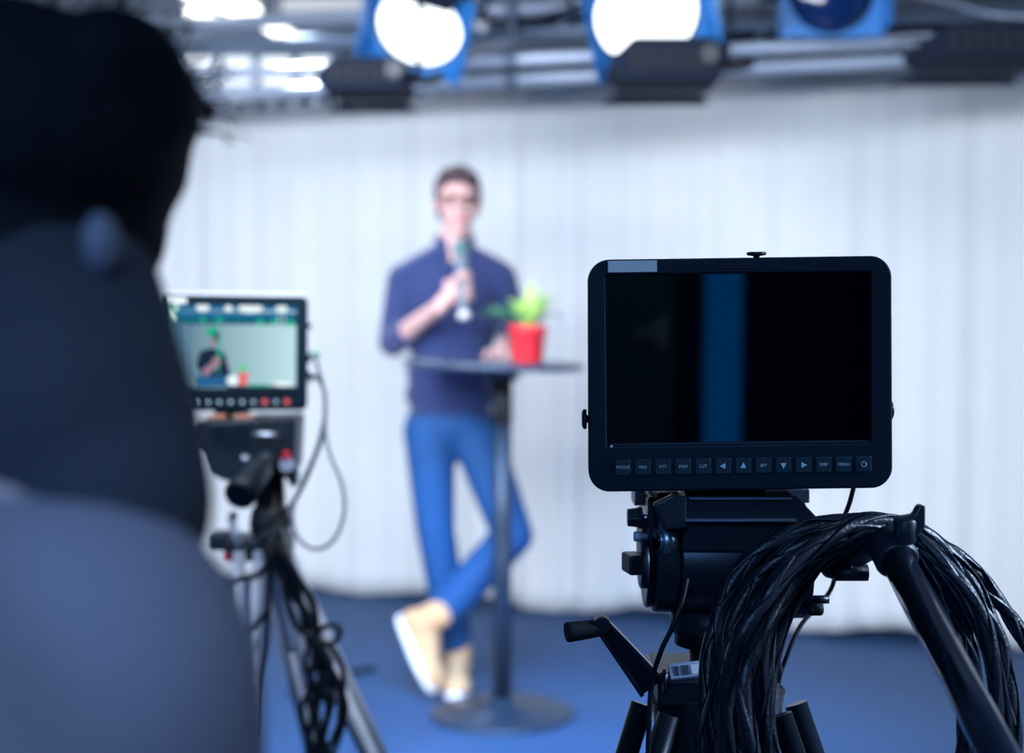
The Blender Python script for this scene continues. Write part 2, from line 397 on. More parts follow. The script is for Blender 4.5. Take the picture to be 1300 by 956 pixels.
# ------------------------------------------------------------------ lamps
def blue_lamp(px, py, Y, rx, tilt, lit, label, roll=0):
    """fresnel lamp in a square blue gel frame facing the cameras"""
    c = W(px, py, Y); t = thing('studio_lamp', label, 'studio lamp', c, 'blue framed lamps facing the cameras')
    R = RY(roll) @ RX(tilt); r = rx
    def T(v): return c + R @ Vector(v)
    n = R @ Vector((0, -1, 0))
    bm = BM(); lathe(bm, T((0, .30, .0)), n, [(0, r*.55), (.03, r*.78), (.16, r*.95), (.28, r*1.0)], 32); obj('lamp_housing', bm, M['lamp'], t)
    bm = BM(); lathe(bm, T((0, .04, 0)), n, [(0, r*.93), (.02, r*.93), (.045, r*.75), (.058, r*.4), (.062, r*.02)], 32)
    obj('lens', bm, M['lens'] if lit else M['darklens'], t)
    # gel frame: square plate with a round hole
    bm = BM(); seg = 48; fr = []
    for y in (.0, -.012):
        inn = [bm.verts.new(T((math.cos(2*PI*k/seg)*r*.97, y, math.sin(2*PI*k/seg)*r*.97))) for k in range(seg)]
        out = []
        for k in range(seg):
            a = 2*PI*k/seg; q = max(abs(math.cos(a)), abs(math.sin(a))); out.append(bm.verts.new(T((math.cos(a)/q*r*1.10, y, math.sin(a)/q*r*1.04))))
        fr.append((inn, out))
    for k in range(seg):
        j = (k+1) % seg
        (i0, o0), (i1, o1) = fr
        bm.faces.new((i0[k], i0[j], o0[j], o0[k])); bm.faces.new((i1[k], o1[k], o1[j], i1[j]))
        bm.faces.new((i0[k], i1[k], i1[j], i0[j])); bm.faces.new((o0[k], o0[j], o1[j], o1[k]))
    obj('gel_frame', bm, M['gel'], t)
    for s in (-1, 1):   # side flaps carrying the blue gel
        bm = BM(); a = [T((s*r*1.11, 0, -r*1.0)), T((s*r*1.11, 0, r*1.0)), T((s*r*1.16, -.10, r*.8)), T((s*r*1.16, -.10, -r*.8))]
        v = [bm.verts.new(p) for p in a]; bm.faces.new(v); o = obj('barn_door', bm, M['gel'], t); so = o.modifiers.new('s', 'SOLIDIFY'); so.thickness = .004
    bm = BM(); v = [bm.verts.new(T(p)) for p in ((-r*.85, 0, r*1.12), (r*.85, 0, r*1.12), (r*.65, -.10, r*1.0), (-r*.65, -.10, r*1.0))]; bm.faces.new(v)
    o = obj('barn_door', bm, M['lamp'], t); so = o.modifiers.new('s', 'SOLIDIFY'); so.thickness = .004
    bm = BM(); tube(bm, [T((-r*1.22, .14, 0)), T((-r*1.25, .14, r*1.0)), T((-r*.9, .14, r*1.6)), T((r*.9, .14, r*1.6)), T((r*1.25, .14, r*1.0)), T((r*1.22, .14, 0))], .011, 8)
    cyl(bm, T((0, .14, r*1.6)), (T((0, .14, r*1.6)).x, T((0, .14, r*1.6)).y, 4.0), .016, seg=10); obj('yoke', bm, M['lamp'], t)
    for s in (-1, 1):
        bm = BM(); cyl(bm, T((s*r*.9, .14, 0)), T((s*r*1.38, .14, 0)), .02, seg=14); obj('tilt_knob', bm, M['white'] if s > 0 else M['lamp'], t)
    return t
blue_lamp(531, 38, 5.0, .160, 42, True, 'lit lamp in a blue frame above the speaker, left of the two lit ones', roll=16)
blue_lamp(822, 20, 4.7, .182, 32, True, 'lit lamp in a blue frame over the large monitor, right of the two lit', roll=-14)
blue_lamp(1055, -14, 4.7, .150, 4, False, 'unlit dark lens lamp in a blue frame at top right')

def black_lamp(px0, px1, pyt, pyb, Y, label, flip=1):
    """black barn-door lamp seen from behind, pointing at the curtain"""
    a = W(px0, pyb, Y); b = W(px1, pyt, Y); wd = b.x-a.x; h = b.z-a.z; cx = (a.x+b.x)/2
    t = thing('black_lamp', label, 'studio lamp', (cx, Y, a.z), 'black barn-door lamps')
    def Mx(y): return Matrix.Translation((cx, y, a.z)) @ Matrix.Rotation(PI/2, 4, 'X')
    prof = [(-wd*.40, 0), (wd*.46, 0), (wd*.5, h*.15), (wd*.5, h*.8), (wd*.42, h), (-wd*.30, h), (-wd*.5, h*.5), (-wd*.5, h*.28)]
    bm = BM(); prism(bm, prof, 0, .26, Mx(Y+.13)); obj('lamp_housing', bm, M['lamp'], t, bevel=.01)
    bm = BM()
    for k in range(7): box(bm, (cx-wd*.3+wd*.1*k, Y-.135, a.z+h*.5), (wd*.04, .012, h*.5))
    obj('vent_fins', bm, M['rubber'], t)
    bm = BM(); cyl(bm, (cx+wd*.36, Y-.14, a.z+h*.55), (cx+wd*.36, Y-.17, a.z+h*.55), .028, seg=20); obj('focus_knob', bm, M['plastic2'], t)
    bm = BM(); p = Vector((cx+wd*.48, Y-.03, a.z+h*.45)); tube(bm, [p, p+Vector((.06, 0, -.004)), p+Vector((.11, 0, .012))], .020, 8, flat=.8); obj('power_connector', bm, M['rubber'], t)
    for s in (-1, 1):
        bm = BM(); v = [bm.verts.new(q) for q in ((cx-wd*.4, Y+.14, a.z+h*(.5+.5*s)), (cx+wd*.4, Y+.14, a.z+h*(.5+.5*s)), (cx+wd*.52, Y+.26, a.z+h*(.5+.62*s)), (cx-wd*.52, Y+.26, a.z+h*(.5+.62*s)))]
        bm.faces.new(v); o = obj('barn_door', bm, M['lamp'], t); so = o.modifiers.new('s', 'SOLIDIFY'); so.thickness = .004
    bm = BM(); z = a.z+h*.5; tube(bm, [Vector((cx+wd*.48, Y, z)), Vector((cx+wd*.56, Y, z+h*.1)), Vector((cx+wd*.60, Y, z+h*.8)), Vector((cx+wd*.60, Y, 4.0))], .011, 10); obj('yoke', bm, M['lamp'], t)
black_lamp(407, 522, 80, 122, 4.6, 'black lamp hanging left of the speaker head, below the left lit lamp')
black_lamp(772, 912, 56, 110, 4.5, 'black lamp hanging directly below the right lit lamp')
black_lamp(1160, 1325, 38, 84, 4.4, 'black lamp hanging at the top right edge, beside the unlit blue lamp')

# ------------------------------------------------------------------ bar table
TY = 4.55; tc = W(627, 463, TY); pcx = W(638, 463, TY).x
tab = thing('bar_table', 'round black standing table on a single post in front of the speaker', 'table', (pcx, TY, 0))
bm = BM(); ax = RY(1.8) @ Vector((0, 0, 1))
lathe(bm, (tc.x, TY, tc.z-.011), ax, [(0, .280), (.004, .290), (.018, .292), (.022, .288)], 64); obj('tabletop', bm, M['tabletop'], tab)
bm = BM(); lathe(bm, (pcx, TY, tc.z-.05), (0, 0, 1), [(0, .05), (.03, .055), (.036, .11), (.040, .11)], 24); obj('top_flange', bm, M['post'], tab)
bm = BM(); cyl(bm, (pcx-.002, TY, .02), (pcx, TY, tc.z-.04), .0305, seg=32); obj('post', bm, M['post'], tab)
bm = BM(); cyl(bm, (pcx, TY, tc.z-.19), (pcx, TY, tc.z-.045), .0325, seg=32); obj('post_shade_sleeve', bm, M['rubber'], tab)  # black sleeve stands for the shaded upper part of the post
bm = BM(); lathe(bm, (pcx, TY, 0), (0, 0, 1), [(0, .23), (.008, .235), (.014, .22), (.03, .05), (.06, .034)], 48); obj('base', bm, M['post'], tab)
ztop = tc.z+.011
def on_table(x): return ztop - (x-tc.x)*math.tan(math.radians(1.8))

# ------------------------------------------------------------------ potted plant
pc = W(669, 460, TY-.02); px_, py_ = pc.x, pc.y; zt = on_table(px_)+.0008
pt = thing('potted_plant', 'red pot with bright green leafy plant on the round standing table', 'plant', (px_, py_, zt))
bm = BM(); lathe(bm, (px_, py_, zt), RY(1.8) @ Vector((0, 0, 1)), [(0, .046), (.004, .049), (.095, .058), (.098, .062), (.118, .063), (.118, .056), (.100, .052)], 40); obj('pot', bm, M['pot'], pt)
bm = BM(); cyl(bm, (px_, py_, zt+.085), (px_, py_, zt+.104), .054, seg=24); obj('soil', bm, M['soil'], pt)
for i in range(22):
    a = i*2.399; lean = .25+.9*((i*7) % 11)/11; L = random.uniform(.14, .20)
    d = Vector((math.cos(a), math.sin(a)*.8, 0)); base = Vector((px_, py_, zt+.1)) + d*.012
    bm = BM(); n = 9; rows = []
    side = Vector((-d.y, d.x, 0)).normalized()
    for k in range(n+1):
        t = k/n; p = base + d*L*lean*(t**1.15)*.95 + Vector((0, 0, L*(t*(1.0-.30*lean) - .42*lean*t*t*t)))
        wd = .023*math.sin(PI*min(1, t*.93+.05))**.7*(1-.25*t)
        rows.append((bm.verts.new(p-side*wd+Vector((0, 0, wd*.3))), bm.verts.new(p), bm.verts.new(p+side*wd+Vector((0, 0, wd*.3)))))
    for u, v in zip(rows, rows[1:]):
        for q in (0, 1):
            f = bm.faces.new((u[q], u[q+1], v[q+1], v[q])); f.smooth = True
    o = obj('leaf', bm, M['leafA'] if lean < .75 else M['leafB'], pt); so = o.modifiers.new('s', 'SOLIDIFY'); so.thickness = .0012

# ------------------------------------------------------------------ the speaker
MY = 4.90
per = thing('person', 'person in navy sweater and blue jeans standing cross-legged behind the table, holding a microphone', 'person', (W(572, 860, MY).x, MY, 0))
hc = W(581, 257, MY-.02)
sh = {'neck0': W(575, 328, MY+.01), 'neck1': W(580, 292, MY), 'sR': W(512, 352, MY), 'sL': W(636, 350, MY+.01),
      'eR': W(499, 434, MY-.02), 'wR': W(556, 391, MY-.27), 'eL': W(652, 412, MY+.04), 'wL': W(641, 440, MY-.17)}
chest = W(573, 375, MY+.01); belly = W(572, 470, MY+.01); hips = W(572, 535, MY+.02)
hR, kR, aR = W(545, 548, MY+.01), W(553, 672, MY-.02), W(578, 826, MY+.03)
hL, kL, aL = W(602, 548, MY+.01), W(651, 680, MY-.10), W(547, 793, MY-.14)
# mic line
m0 = W(584, 305, MY-.235); m1 = W(589, 401, MY-.30); md = (m1-m0).normalized()
hand = m0.lerp(m1, .66)
def head_shape(bm, c, s=1.0, yaw=0, tilt=0):
    R = RZ(yaw) @ RX(tilt)
    T = lambda v: Vector(c) + R @ (Vector(v)*s)
    ellipsoid(bm, T((0, .018, .028)), (.074*s, .094*s, .086*s), R)
    ellipsoid(bm, T((0, -.022, -.030)), (.058*s, .066*s, .080*s), R)
    ellipsoid(bm, T((0, -.052, -.088)), (.030*s, .026*s, .022*s), R)     # chin
    capsule(bm, T((0, -.090, .012)), T((0, -.108, -.026)), .0085*s, .0125*s)  # nose
    for q in (-1, 1):
        ellipsoid(bm, T((q*.011, -.100, -.030)), (.008*s, .009*s, .006*s), R)
        ellipsoid(bm, T((q*.035, -.068, -.022)), (.022*s, .018*s, .018*s), R)  # cheek
        ellipsoid(bm, T((q*.030, -.080, .030)), (.024*s, .012*s, .008*s), R)   # brow
        ellipsoid(bm, T((q*.076, .008, -.008)), (.008*s, .020*s, .032*s), R @ RZ(q*18))   # ear
    return T, R
def finger(bm, pts, r0, r1):
    for i in range(len(pts)-1):
        f0 = r0+(r1-r0)*i/(len(pts)-1); f1 = r0+(r1-r0)*(i+1)/(len(pts)-1); capsule(bm, pts[i], pts[i+1], f0, f1, 10)
def grip_hand(bm, c, axis, wrist, side, r=.019, sc=1.0):
    """palm plus four fingers and thumb closed round a bar through c along axis; wrist gives where the arm arrives"""
    ax = Vector(axis).normalized(); back = (Vector(wrist)-c); back = (back-ax*back.dot(ax)).normalized(); sd = ax.cross(back).normalized()*side
    pal = c + back*(.030*sc) 
    capsule(bm, wrist, pal, .026*sc, .026*sc)
    for q in (-.028, -.010, .010, .026): capsule(bm, pal + ax*q*sc + back*.02*sc, c + ax*q*sc - sd*(-.020)*sc + back*.012*sc, .014*sc, .012*sc, 10)
    for k, q in enumerate((-.036, -.013, .010, .031)):
        L = (1.0, 1.08, 1.0, .85)[k]*sc; R_ = (r+.009)*sc
        pts = [c + ax*q*sc + (back*math.cos(a) + sd*math.sin(a))*R_*(1 if j else 1.1) for j, a in enumerate([.6, 1.45, 2.4*1.0, 3.3*L/sc, 4.0])]
        finger(bm, pts, .0095*sc, .0075*sc)
    tp = [pal - sd*.012*sc - ax*.018*sc, c - sd*(r+.013)*sc - ax*.034*sc + back*.008, c - sd*(r+.008)*sc - ax*.046*sc - back*.018*sc, c - sd*.010*sc - ax*.050*sc - back*(r+.008)*sc]
    finger(bm, tp, .0125*sc, .0085*sc)
bm = BM(); T, HR = head_shape(bm, hc, 1.0, 6, 4)
capsule(bm, sh['neck1'], sh['neck0'], .052, .058); capsule(bm, sh['neck0'], chest, .06, .088)
for a, b, ra, rb in ((sh['neck0'], sh['sR'], .05, .048), (sh['neck0'], sh['sL'], .05, .048), (chest, belly, .088, .082), (belly, hips, .08, .07),
                     (sh['sR'], sh['eR'], .046, .038), (sh['eR'], sh['wR'], .039, .025), (sh['sL'], sh['eL'], .046, .038), (sh['eL'], sh['wL'], .037, .025),
                     (hips, hR, .075, .07), (hips, hL, .075, .07), (hR, kR, .072, .05), (kR, aR, .05, .036), (hL, kL, .072, .05), (kL, aL, .05, .036)):
    capsule(bm, a, b, ra, rb, 20)
grip_hand(bm, hand, md, sh['wR'], 1)
# resting hand: flat on the tabletop, fingers slightly curled
hz = on_table(sh['wL'].x)
wl = sh['wL']; pal = Vector((wl.x-.012, MY-.235, hz+.034)); capsule(bm, wl, pal, .025, .022)
for k in range(4):
    q = (k-1.5)*.020; L = (.92, 1.05, 1.0, .82)[k]
    capsule(bm, pal, Vector((pal.x+q, pal.y-.032, hz+.026)), .020, .013, 10)
    b0 = Vector((pal.x+q*1.15, pal.y-.040, hz+.026))
    finger(bm, [b0, b0+Vector((q*.3, -.028*L, .004)), b0+Vector((q*.45, -.052*L, -.006)), b0+Vector((q*.5, -.066*L, -.017))], .0095, .0075)
finger(bm, [pal+Vector((-.018, -.004, -.006)), pal+Vector((-.042, -.020, -.014)), pal+Vector((-.052, -.045, -.021))], .012, .0085)
# feet
capsule(bm, aR, Vector((aR.x, aR.y, .055)), .034, .03); capsule(bm, Vector((aR.x, aR.y, .055)), Vector((aR.x, MY-.10, .036)), .03, .022); capsule(bm, aL, W(549, 845, MY-.17), .034, .026)
body = obj('body', bm, M['skin'], per); remesh(body, .0045, 3)

bm = BM()   # hair cap: swept short hair
for v, r in (((0, .030, .050), (.082, .096, .078)), ((-.02, -.035, .090), (.050, .050, .030)), ((.025, -.040, .082), (.045, .045, .028)), ((0, .05, 0), (.078, .075, .09)),
             ((-.068, .0, .035), (.014, .035, .045)), ((.068, .0, .035), (.014, .035, .045))):
    ellipsoid(bm, T(v), r, HR)
hr = obj('hair', bm, M['hair'], per); remesh(hr, .006, 3)
# cut the fringe: face showing below hair is kept by the forehead being further forward
bm = BM()
for q in (-1, 1):
    seg = 24; P = [T((q*.031+.025*math.cos(2*PI*k/seg), -.101+.10*abs(q*.031+.025*math.cos(2*PI*k/seg))**1.0*.35, .008+.018*math.sin(2*PI*k/seg))) for k in range(seg+1)]
    tube(bm, P, .0026, 6, cap=False)
    tube(bm, [T((q*.056, -.092, .012)), T((q*.074, -.05, .012)), T((q*.080, .006, .008))], .0024, 6)
tube(bm, [T((-.007, -.104, .012)), T((.007, -.104, .012))], .0026, 6)
obj('glasses', bm, M['rubber'], per)
for q in (-1, 1):
    bm = BM(); ellipsoid(bm, T((q*.030, -.0865, .010)), (.011, .006, .0055), HR, 12); obj('eye', bm, M['hair'], per)
bm = BM(); ellipsoid(bm, T((0, -.094, -.058)), (.023, .010, .0085), HR, 16); obj('lips', bm, M['lips'], per)

# sweater
bm = BM()
def lerp(a, b, t): return a.lerp(b, t)
for c, rr in ((W(574, 372, MY+.01), (.168, .112, .13)), (W(572, 420, MY+.01), (.160, .112, .14)), (W(572, 470, MY+.01), (.154, .112, .13)), (W(572, 500, MY+.01), (.160, .120, .105))):
    ellipsoid(bm, c, rr)
capsule(bm, W(575, 322, MY+.015), W(520, 352, MY), .062, .060); capsule(bm, W(575, 322, MY+.015), W(630, 350, MY+.01), .062, .060)
e = sh['eR']; capsule(bm, W(514, 356, MY), e+Vector((0, .005, 0)), .064, .052); capsule(bm, e, lerp(e, sh['wR'], .22), .052, .047)
capsule(bm, W(634, 354, MY+.01), sh['eL'], .062, .050); capsule(bm, sh['eL'], lerp(sh['eL'], sh['wL'], .75), .047, .036)
capsule(bm, lerp(hR, hL, .1)+Vector((0, 0, .03)), lerp(hR, hL, .9)+Vector((0, 0, .03)), .088, .088)
sw = obj('sweater', bm, M['sweater'], per); remesh(sw, .007, 4)
# stand-up collar, open at the throat
bm = BM(); rings = []; seg = 40
nb = W(577, 322, MY+.005)
for h, rr in ((0, .078), (.03, .070), (.062, .072)):
    r_ = []
    for k in range(seg+1):
        a = -PI/2 + .35 + (2*PI-.7)*k/seg
        r_.append(bm.verts.new(nb+Vector((math.cos(a)*rr, math.sin(a)*rr*.95+.004, h+.014*math.sin(a)))))
    rings.append(r_)
for a, b in zip(rings, rings[1:]):
    for k in range(seg):
        f = bm.faces.new((a[k], a[k+1], b[k+1], b[k])); f.smooth = True
co = obj('collar', bm, M['sweater'], per); so = co.modifiers.new('s', 'SOLIDIFY'); so.thickness = .007
# throat opening panel (skin) is the neck itself; cuffs
bm = BM(); c0 = lerp(e, sh['wR'], .30); dd = (sh['wR']-e).normalized(); lathe(bm, c0-dd*.016, dd, [(0, .046), (.004, .049), (.026, .048), (.032, .044)], 28); obj('cuff', bm, M['sweater'], per)

# jeans
bm = BM()
ellipsoid(bm, hips+Vector((0, 0, -.005)), (.158, .108, .10)); capsule(bm, lerp(hips, hR, .5)+Vector((0, 0, .02)), hR, .10, .092); capsule(bm, lerp(hips, hL, .5)+Vector((0, 0, .02)), hL, .10, .092)
capsule(bm, hR, kR, .090, .068, 24); capsule(bm, kR, lerp(kR, aR, .5), .068, .064); capsule(bm, lerp(kR, aR, .5), lerp(kR, aR, .90), .064, .062)
capsule(bm, hL, kL, .090, .070, 24); capsule(bm, kL, lerp(kL, aL, .5), .070, .066); capsule(bm, lerp(kL, aL, .5), lerp(kL, aL, .88), .066, .062)
for k in range(5): # soft wrinkles at the knees and hem
    p = lerp(kR, aR, .55+.06*k); bm2 = None
    lathe(bm, p, (aR-kR), [(0, .060), (.008, .070), (.016, .060)], 20)
    p = lerp(kL, aL, .55+.06*k); lathe(bm, p, (aL-kL), [(0, .062), (.008, .072), (.016, .062)], 20)
jn = obj('jeans', bm, M['jeans'], per); remesh(jn, .0075, 3)

# shoes
def shoe(c, fwd, up, L=.285, wd=.052, h=.11):
    """c = heel bottom centre; fwd heel-to-toe; up away from the sole"""
    f = Vector(fwd).normalized(); u = Vector(up); u = (u-f*u.dot(f)).normalized(); s = f.cross(u)
    P = lambda a, b, d: c + f*a + s*b + u*d
    R = Matrix((s, f, u)).transposed()
    bm = BM()
    ellipsoid(bm, P(.045, 0, .052), (.038, .048, .050), R); ellipsoid(bm, P(.13, 0, .046), (.042, .08, .040), R); ellipsoid(bm, P(.215, 0, .038), (.053, .068, .036), R)
    capsule(bm, P(.055, 0, .06), P(.058, 0, h+.03), .050, .050); capsule(bm, P(.075, 0, .08), P(.17, 0, .050), .042, .034)
    up_ = obj('shoe', bm, M['suede'], per); remesh(up_, .005, 3)
    bm = BM(); poly = []
    for k in range(40):
        a = 2*PI*k/40; y = .1425+.1425*math.cos(a); ww = .049+.010*math.cos(a)-.006*math.exp(-((y-.1)/.03)**2)
        poly.append((math.sin(a)**1 * ww if True else 0, y))
    Mx = R.to_4x4(); Mx.translation = c
    a_ = Matrix(((1, 0, 0, 0), (0, 1, 0, 0), (0, 0, 1, 0), (0, 0, 0, 1)))
    prism(bm, poly, 0.0, .026, Mx @ a_); obj('sole', bm, M['sole'], up_, bevel=.004)
    bm = BM()
    for k in range(4): tube(bm, [P(.11+.024*k, -.022, .082-.010*k), P(.11+.024*k, 0, .092-.010*k), P(.11+.024*k, .022, .082-.010*k)], .0028, 6)
    obj('laces', bm, M['sole'], up_)
shoe(Vector((aR.x+.004, aR.y+.055, .001)), (.02, -1, 0), (0, 0, 1))
hb = W(503, 783, MY-.13); tb = W(545, 874, MY-.19); tb.z = max(tb.z, .012)
shoe(hb, tb-hb, Vector((1, -.25, .35)), L=.285)

# ------------------------------------------------------------------ microphone
mi = thing('microphone', 'grey handheld microphone held up to the mouth of the person in the sweater', 'microphone', m1)
bm = BM(); L = (m1-m0).length
lathe(bm, m0+md*.05, md, [(0, .020), (.004, .022), (.05, .019), (L-.07, .015), (L-.058, .0155)], 28); obj('mic_body', bm, M['mic'], mi)
bm = BM(); lathe(bm, m0, md, [(0, .008), (.004, .019), (.014, .0255), (.03, .027), (.044, .0255), (.052, .022)], 28); obj('mic_head', bm, M['micgrille'], mi)
bm = BM(); lathe(bm, m1-md*.012, md, [(0, .017), (.004, .020), (.016, .020), (.022, .014)], 24); obj('end_cap', bm, M['white'], mi)  # white of the cap stands for glare on the microphone's tail

# ------------------------------------------------------------------ monitors
def monitor_frame(px, py, Y, roll, tilt, yaw):
    c = W(px, py, Y)
    R = (RZ(yaw) @ RX(tilt) @ RY(roll)).to_4x4()
    # local: x right, y up, z toward the camera
    base = Matrix(((1, 0, 0, 0), (0, 0, -1, 0), (0, 1, 0, 0), (0, 0, 0, 1)))
    Mx = Matrix.Translation(c) @ R @ base
    return c, Mx
def ring_plate(bm, outer, inner, z0, z1, Mx):
    n = len(outer)
    V = [[bm.verts.new(Mx @ Vector((x, y, z))) for x, y in poly] for z in (z0, z1) for poly in (outer, inner)]
    o0, i0, o1, i1 = V
    for k in range(n):
        j = (k+1) % n
        bm.faces.new((o0[k], o0[j], o1[j], o1[k])); bm.faces.new((i0[k], i1[k], i1[j], i0[j]))
        bm.faces.new((o1[k], o1[j], i1[j], i1[k])); bm.faces.new((o0[k], i0[k], i0[j], o0[j]))
# --- large monitor in focus. one photo pixel at its distance is S metres
DY = 1.175; S = DY/F
c, Mx = monitor_frame(940, 475.5, DY, -.8, 1.2, 0)
mon = thing('field_monitor', 'large black field monitor with blank dark screen and button row, sharp in the foreground', 'monitor', c)
bw, bh = 386*S, 296*S
def taper(poly, k=.012): return [(x*(1-k*y/bh*2*.5), y) for x, y in poly]   # slightly narrower at the top
out = taper(rrect(bw, bh, 27*S, 10)); back = taper(rrect(bw-.010, bh-.010, 26*S, 10))
scx, scy = -2*S, (475.5-456)*S; sw_, sh_ = 337*S, 217*S
inn = rrect(sw_, sh_, .0012, 10, scx, scy)
bm = BM(); ring_plate(bm, out, inn, -.010, 0, Mx); obj('bezel', bm, M['plastic'], mon, bevel=.0018, seg=3)
bm = BM(); prism(bm, taper(rrect(bw-.001, bh-.001, 27*S, 10)), -.026, -.0101, Mx); prism(bm, back, -.034, -.026, Mx); obj('rear_housing', bm, M['plastic2'], mon, bevel=.003, seg=3)
bm = BM(); prism(bm, rrect(sw_+.0005, sh_+.0005, .001, 3, scx, scy), -.0055, -.0030, Mx); obj('screen', bm, M['glass'], mon)
bm = BM(); prism(bm, rrect(sw_*.985, 2.6*S, .0004, 3, scx+1*S, scy-sh_/2+1.5*S), -.0025, -.0006, Mx); obj('screen_trim', bm, M['key'], mon)
bm = BM(); prism(bm, rrect(62*S, 14.5*S, .0003, 2, (804-940)*S, (475.5-336.5)*S), 0, .0004, Mx); obj('paper_label', bm, M['label'], mon)
bm = BM(); ring_plate(bm, rrect(48*S, 5*S, 2.4*S, 6, (937-940)*S, (475.5-337.5)*S), rrect(44*S, 2.4*S, 1.1*S, 6, (937-940)*S, (475.5-337.5)*S), 0, .0007, Mx); obj('tally_window', bm, mat('tally_plastic', (.03, .012, .02), .5), mon)
bm = BM(); lathe(bm, Mx @ Vector(((775-940)*S, (475.5-565)*S, 0)), Mx.to_3x3() @ Vector((0, 0, 1)), [(0, 1.8*S), (.0006, 1.3*S)], 12); obj('light_sensor', bm, M['ink'], mon)
labels = ['FOCUS', 'REG', 'PTT', 'PGM', 'LUT', 'L', 'U', 'SET', 'D', 'R', 'DISP', 'MENU', 'P']
for i, tx in enumerate(labels):
    bx = (789.5 + (1096.5-789.5)*i/12 - 940)*S; by = (475.5-592)*S
    bm = BM(); prism(bm, rrect(19.5*S, 19.5*S, 1.2*S, 3, bx, by), 0, .0011, Mx)
    kb = obj('button', bm, M['key'], mon, bevel=.0003, seg=1)
    Mt = Mx @ Matrix.Translation((bx, by, .00125))
    if tx in 'LURD' and len(tx) == 1:
        r = 4.6*S; a0 = {'L': PI, 'U': PI/2, 'R': 0, 'D': -PI/2}[tx]
        bm = BM(); prism(bm, [(r*math.cos(a0+q), r*math.sin(a0+q)) for q in (0, 2.2, -2.2)], 0, .0001, Mt); obj('arrow_symbol', bm, M['ink'], kb)
    elif tx == 'P':
        bm = BM(); tube(bm, [Mt @ Vector((3.2*S*math.sin(a), 3.2*S*math.cos(a), 0)) for a in [.6+k*(2*PI-1.2)/20 for k in range(21)]], .45*S, 6)
        tube(bm, [Mt @ Vector((0, .8*S, 0)), Mt @ Vector((0, 4.2*S, 0))], .45*S, 6); obj('power_symbol', bm, M['ink'], kb)
    else:
        text_mesh('legend', tx, 5.4*S, Mt, M['ink'], kb)
def loc(px, py, z=0): return Mx @ Vector(((px-940)*S, (475.5-py)*S, z))
nrm = Mx.to_3x3() @ Vector((0, 0, 1)); upv = Mx.to_3x3() @ Vector((0, 1, 0)); rt = Mx.to_3x3() @ Vector((1, 0, 0))
bm = BM(); lathe(bm, loc(965, 328.5, -.016), upv, [(0, 4*S), (3*S, 4*S), (4*S, 11*S), (5*S, 12.5*S), (7.5*S, 12.5*S), (8.5*S, 11*S)], 24); obj('top_thumbscrew', bm, M['metal'], mon)
for s, X, Yp in ((-1, 747, 532), (1, 1132, 526)):
    bm = BM(); lathe(bm, loc(X, Yp, -.016), rt*s, [(0, 5*S), (1.5*S, 5*S), (2*S, 13*S), (6*S, 13*S), (8*S, 9*S)], 24); obj('side_thumbscrew', bm, M['metal'], mon)
bm = BM(); box(bm, loc(930, 560, -.045), (.07, .02, .13), RX(1.2)); box(bm, loc(930, 622, -.062), (.05, .05, .022)); obj('mounting_bracket', bm, M['metal'], mon, bevel=.002)

# --- video camera standing on the head behind the monitor
cb = W(940, 560, DY+.16); camr = thing('video_camera', 'black video camera hidden behind the large field monitor on its tripod head', 'camera', cb)
bm = BM(); box(bm, W(922, 545, DY+.20), (.10, .25, .14)); obj('camera_body', bm, M['plastic2'], camr, bevel=.008)
bm = BM(); lathe(bm, W(935, 535, DY+.325), (0, 1, 0), [(0, .04), (.03, .042), (.10, .042), (.12, .048), (.15, .048)], 32); obj('camera_lens', bm, M['rubber'], camr)
bm = BM(); box(bm, W(930, 616, DY+.14), (.11, .16, .012)); obj('camera_plate', bm, M['steel'], camr, bevel=.001)

# --- second monitor, left, with a live picture
DL = 2.28; SL = DL/F
cL, ML = monitor_frame(297, 448.5, DL, .6, 1, 14)
mo2 = thing('field_monitor', 'small black field monitor showing a live picture of the speaker, left of the stage', 'monitor', cL)
w2, h2 = 187*SL, 147*SL
sx2, sy2, sw2, sh2 = -3*SL, 8*SL, 163*SL, 105*SL
bm = BM(); ring_plate(bm, rrect(w2, h2, 9*SL, 6), rrect(sw2, sh2, .001, 6, sx2, sy2), -.012, 0, ML); obj('bezel', bm, M['plastic'], mo2, bevel=.002)
bm = BM(); prism(bm, rrect(w2, h2, 9*SL, 6), -.045, -.0121, ML); prism(bm, rrect(w2*.8, h2*.8, 6*SL, 6), -.058, -.045, ML); obj('rear_housing', bm, M['plastic2'], mo2, bevel=.003)
def soft(name, c0, c1, s=1.0):
    m = emis(name, c0, s); nt = m.node_tree; e = nt.nodes['Emission']; tc_ = nt.nodes.new('ShaderNodeTexCoord'); g = nt.nodes.new('ShaderNodeTexNoise'); g.inputs['Scale'].default_value = 14
    mx = nt.nodes.new('ShaderNodeMix'); mx.data_type = 'RGBA'; mx.inputs['A'].default_value = (*c0, 1); mx.inputs['B'].default_value = (*c1, 1)
    nt.links.new(tc_.outputs['Object'], g.inputs['Vector']); nt.links.new(g.outputs['Fac'], mx.inputs['Factor']); nt.links.new(mx.outputs['Result'], e.inputs[0]); return m
SM = [soft('picture_backdrop', (.22, .38, .46), (.45, .65, .72)), soft('picture_rig', (.01, .09, .28), (.02, .22, .42)), emis('picture_green', (.02, .42, .28)), emis('picture_white', (.85, .97, 1.0), 1.1),
      emis('picture_suit', (.012, .025, .06)), emis('picture_skin', (.34, .22, .30)), emis('picture_pot', (.90, .16, .18)), emis('picture_leaf', (.12, .62, .30)), emis('picture_jeans', (.02, .12, .30)), emis('picture_teal', (.01, .13, .19)), soft('picture_bright', (.50, .72, .76), (.62, .82, .86))]
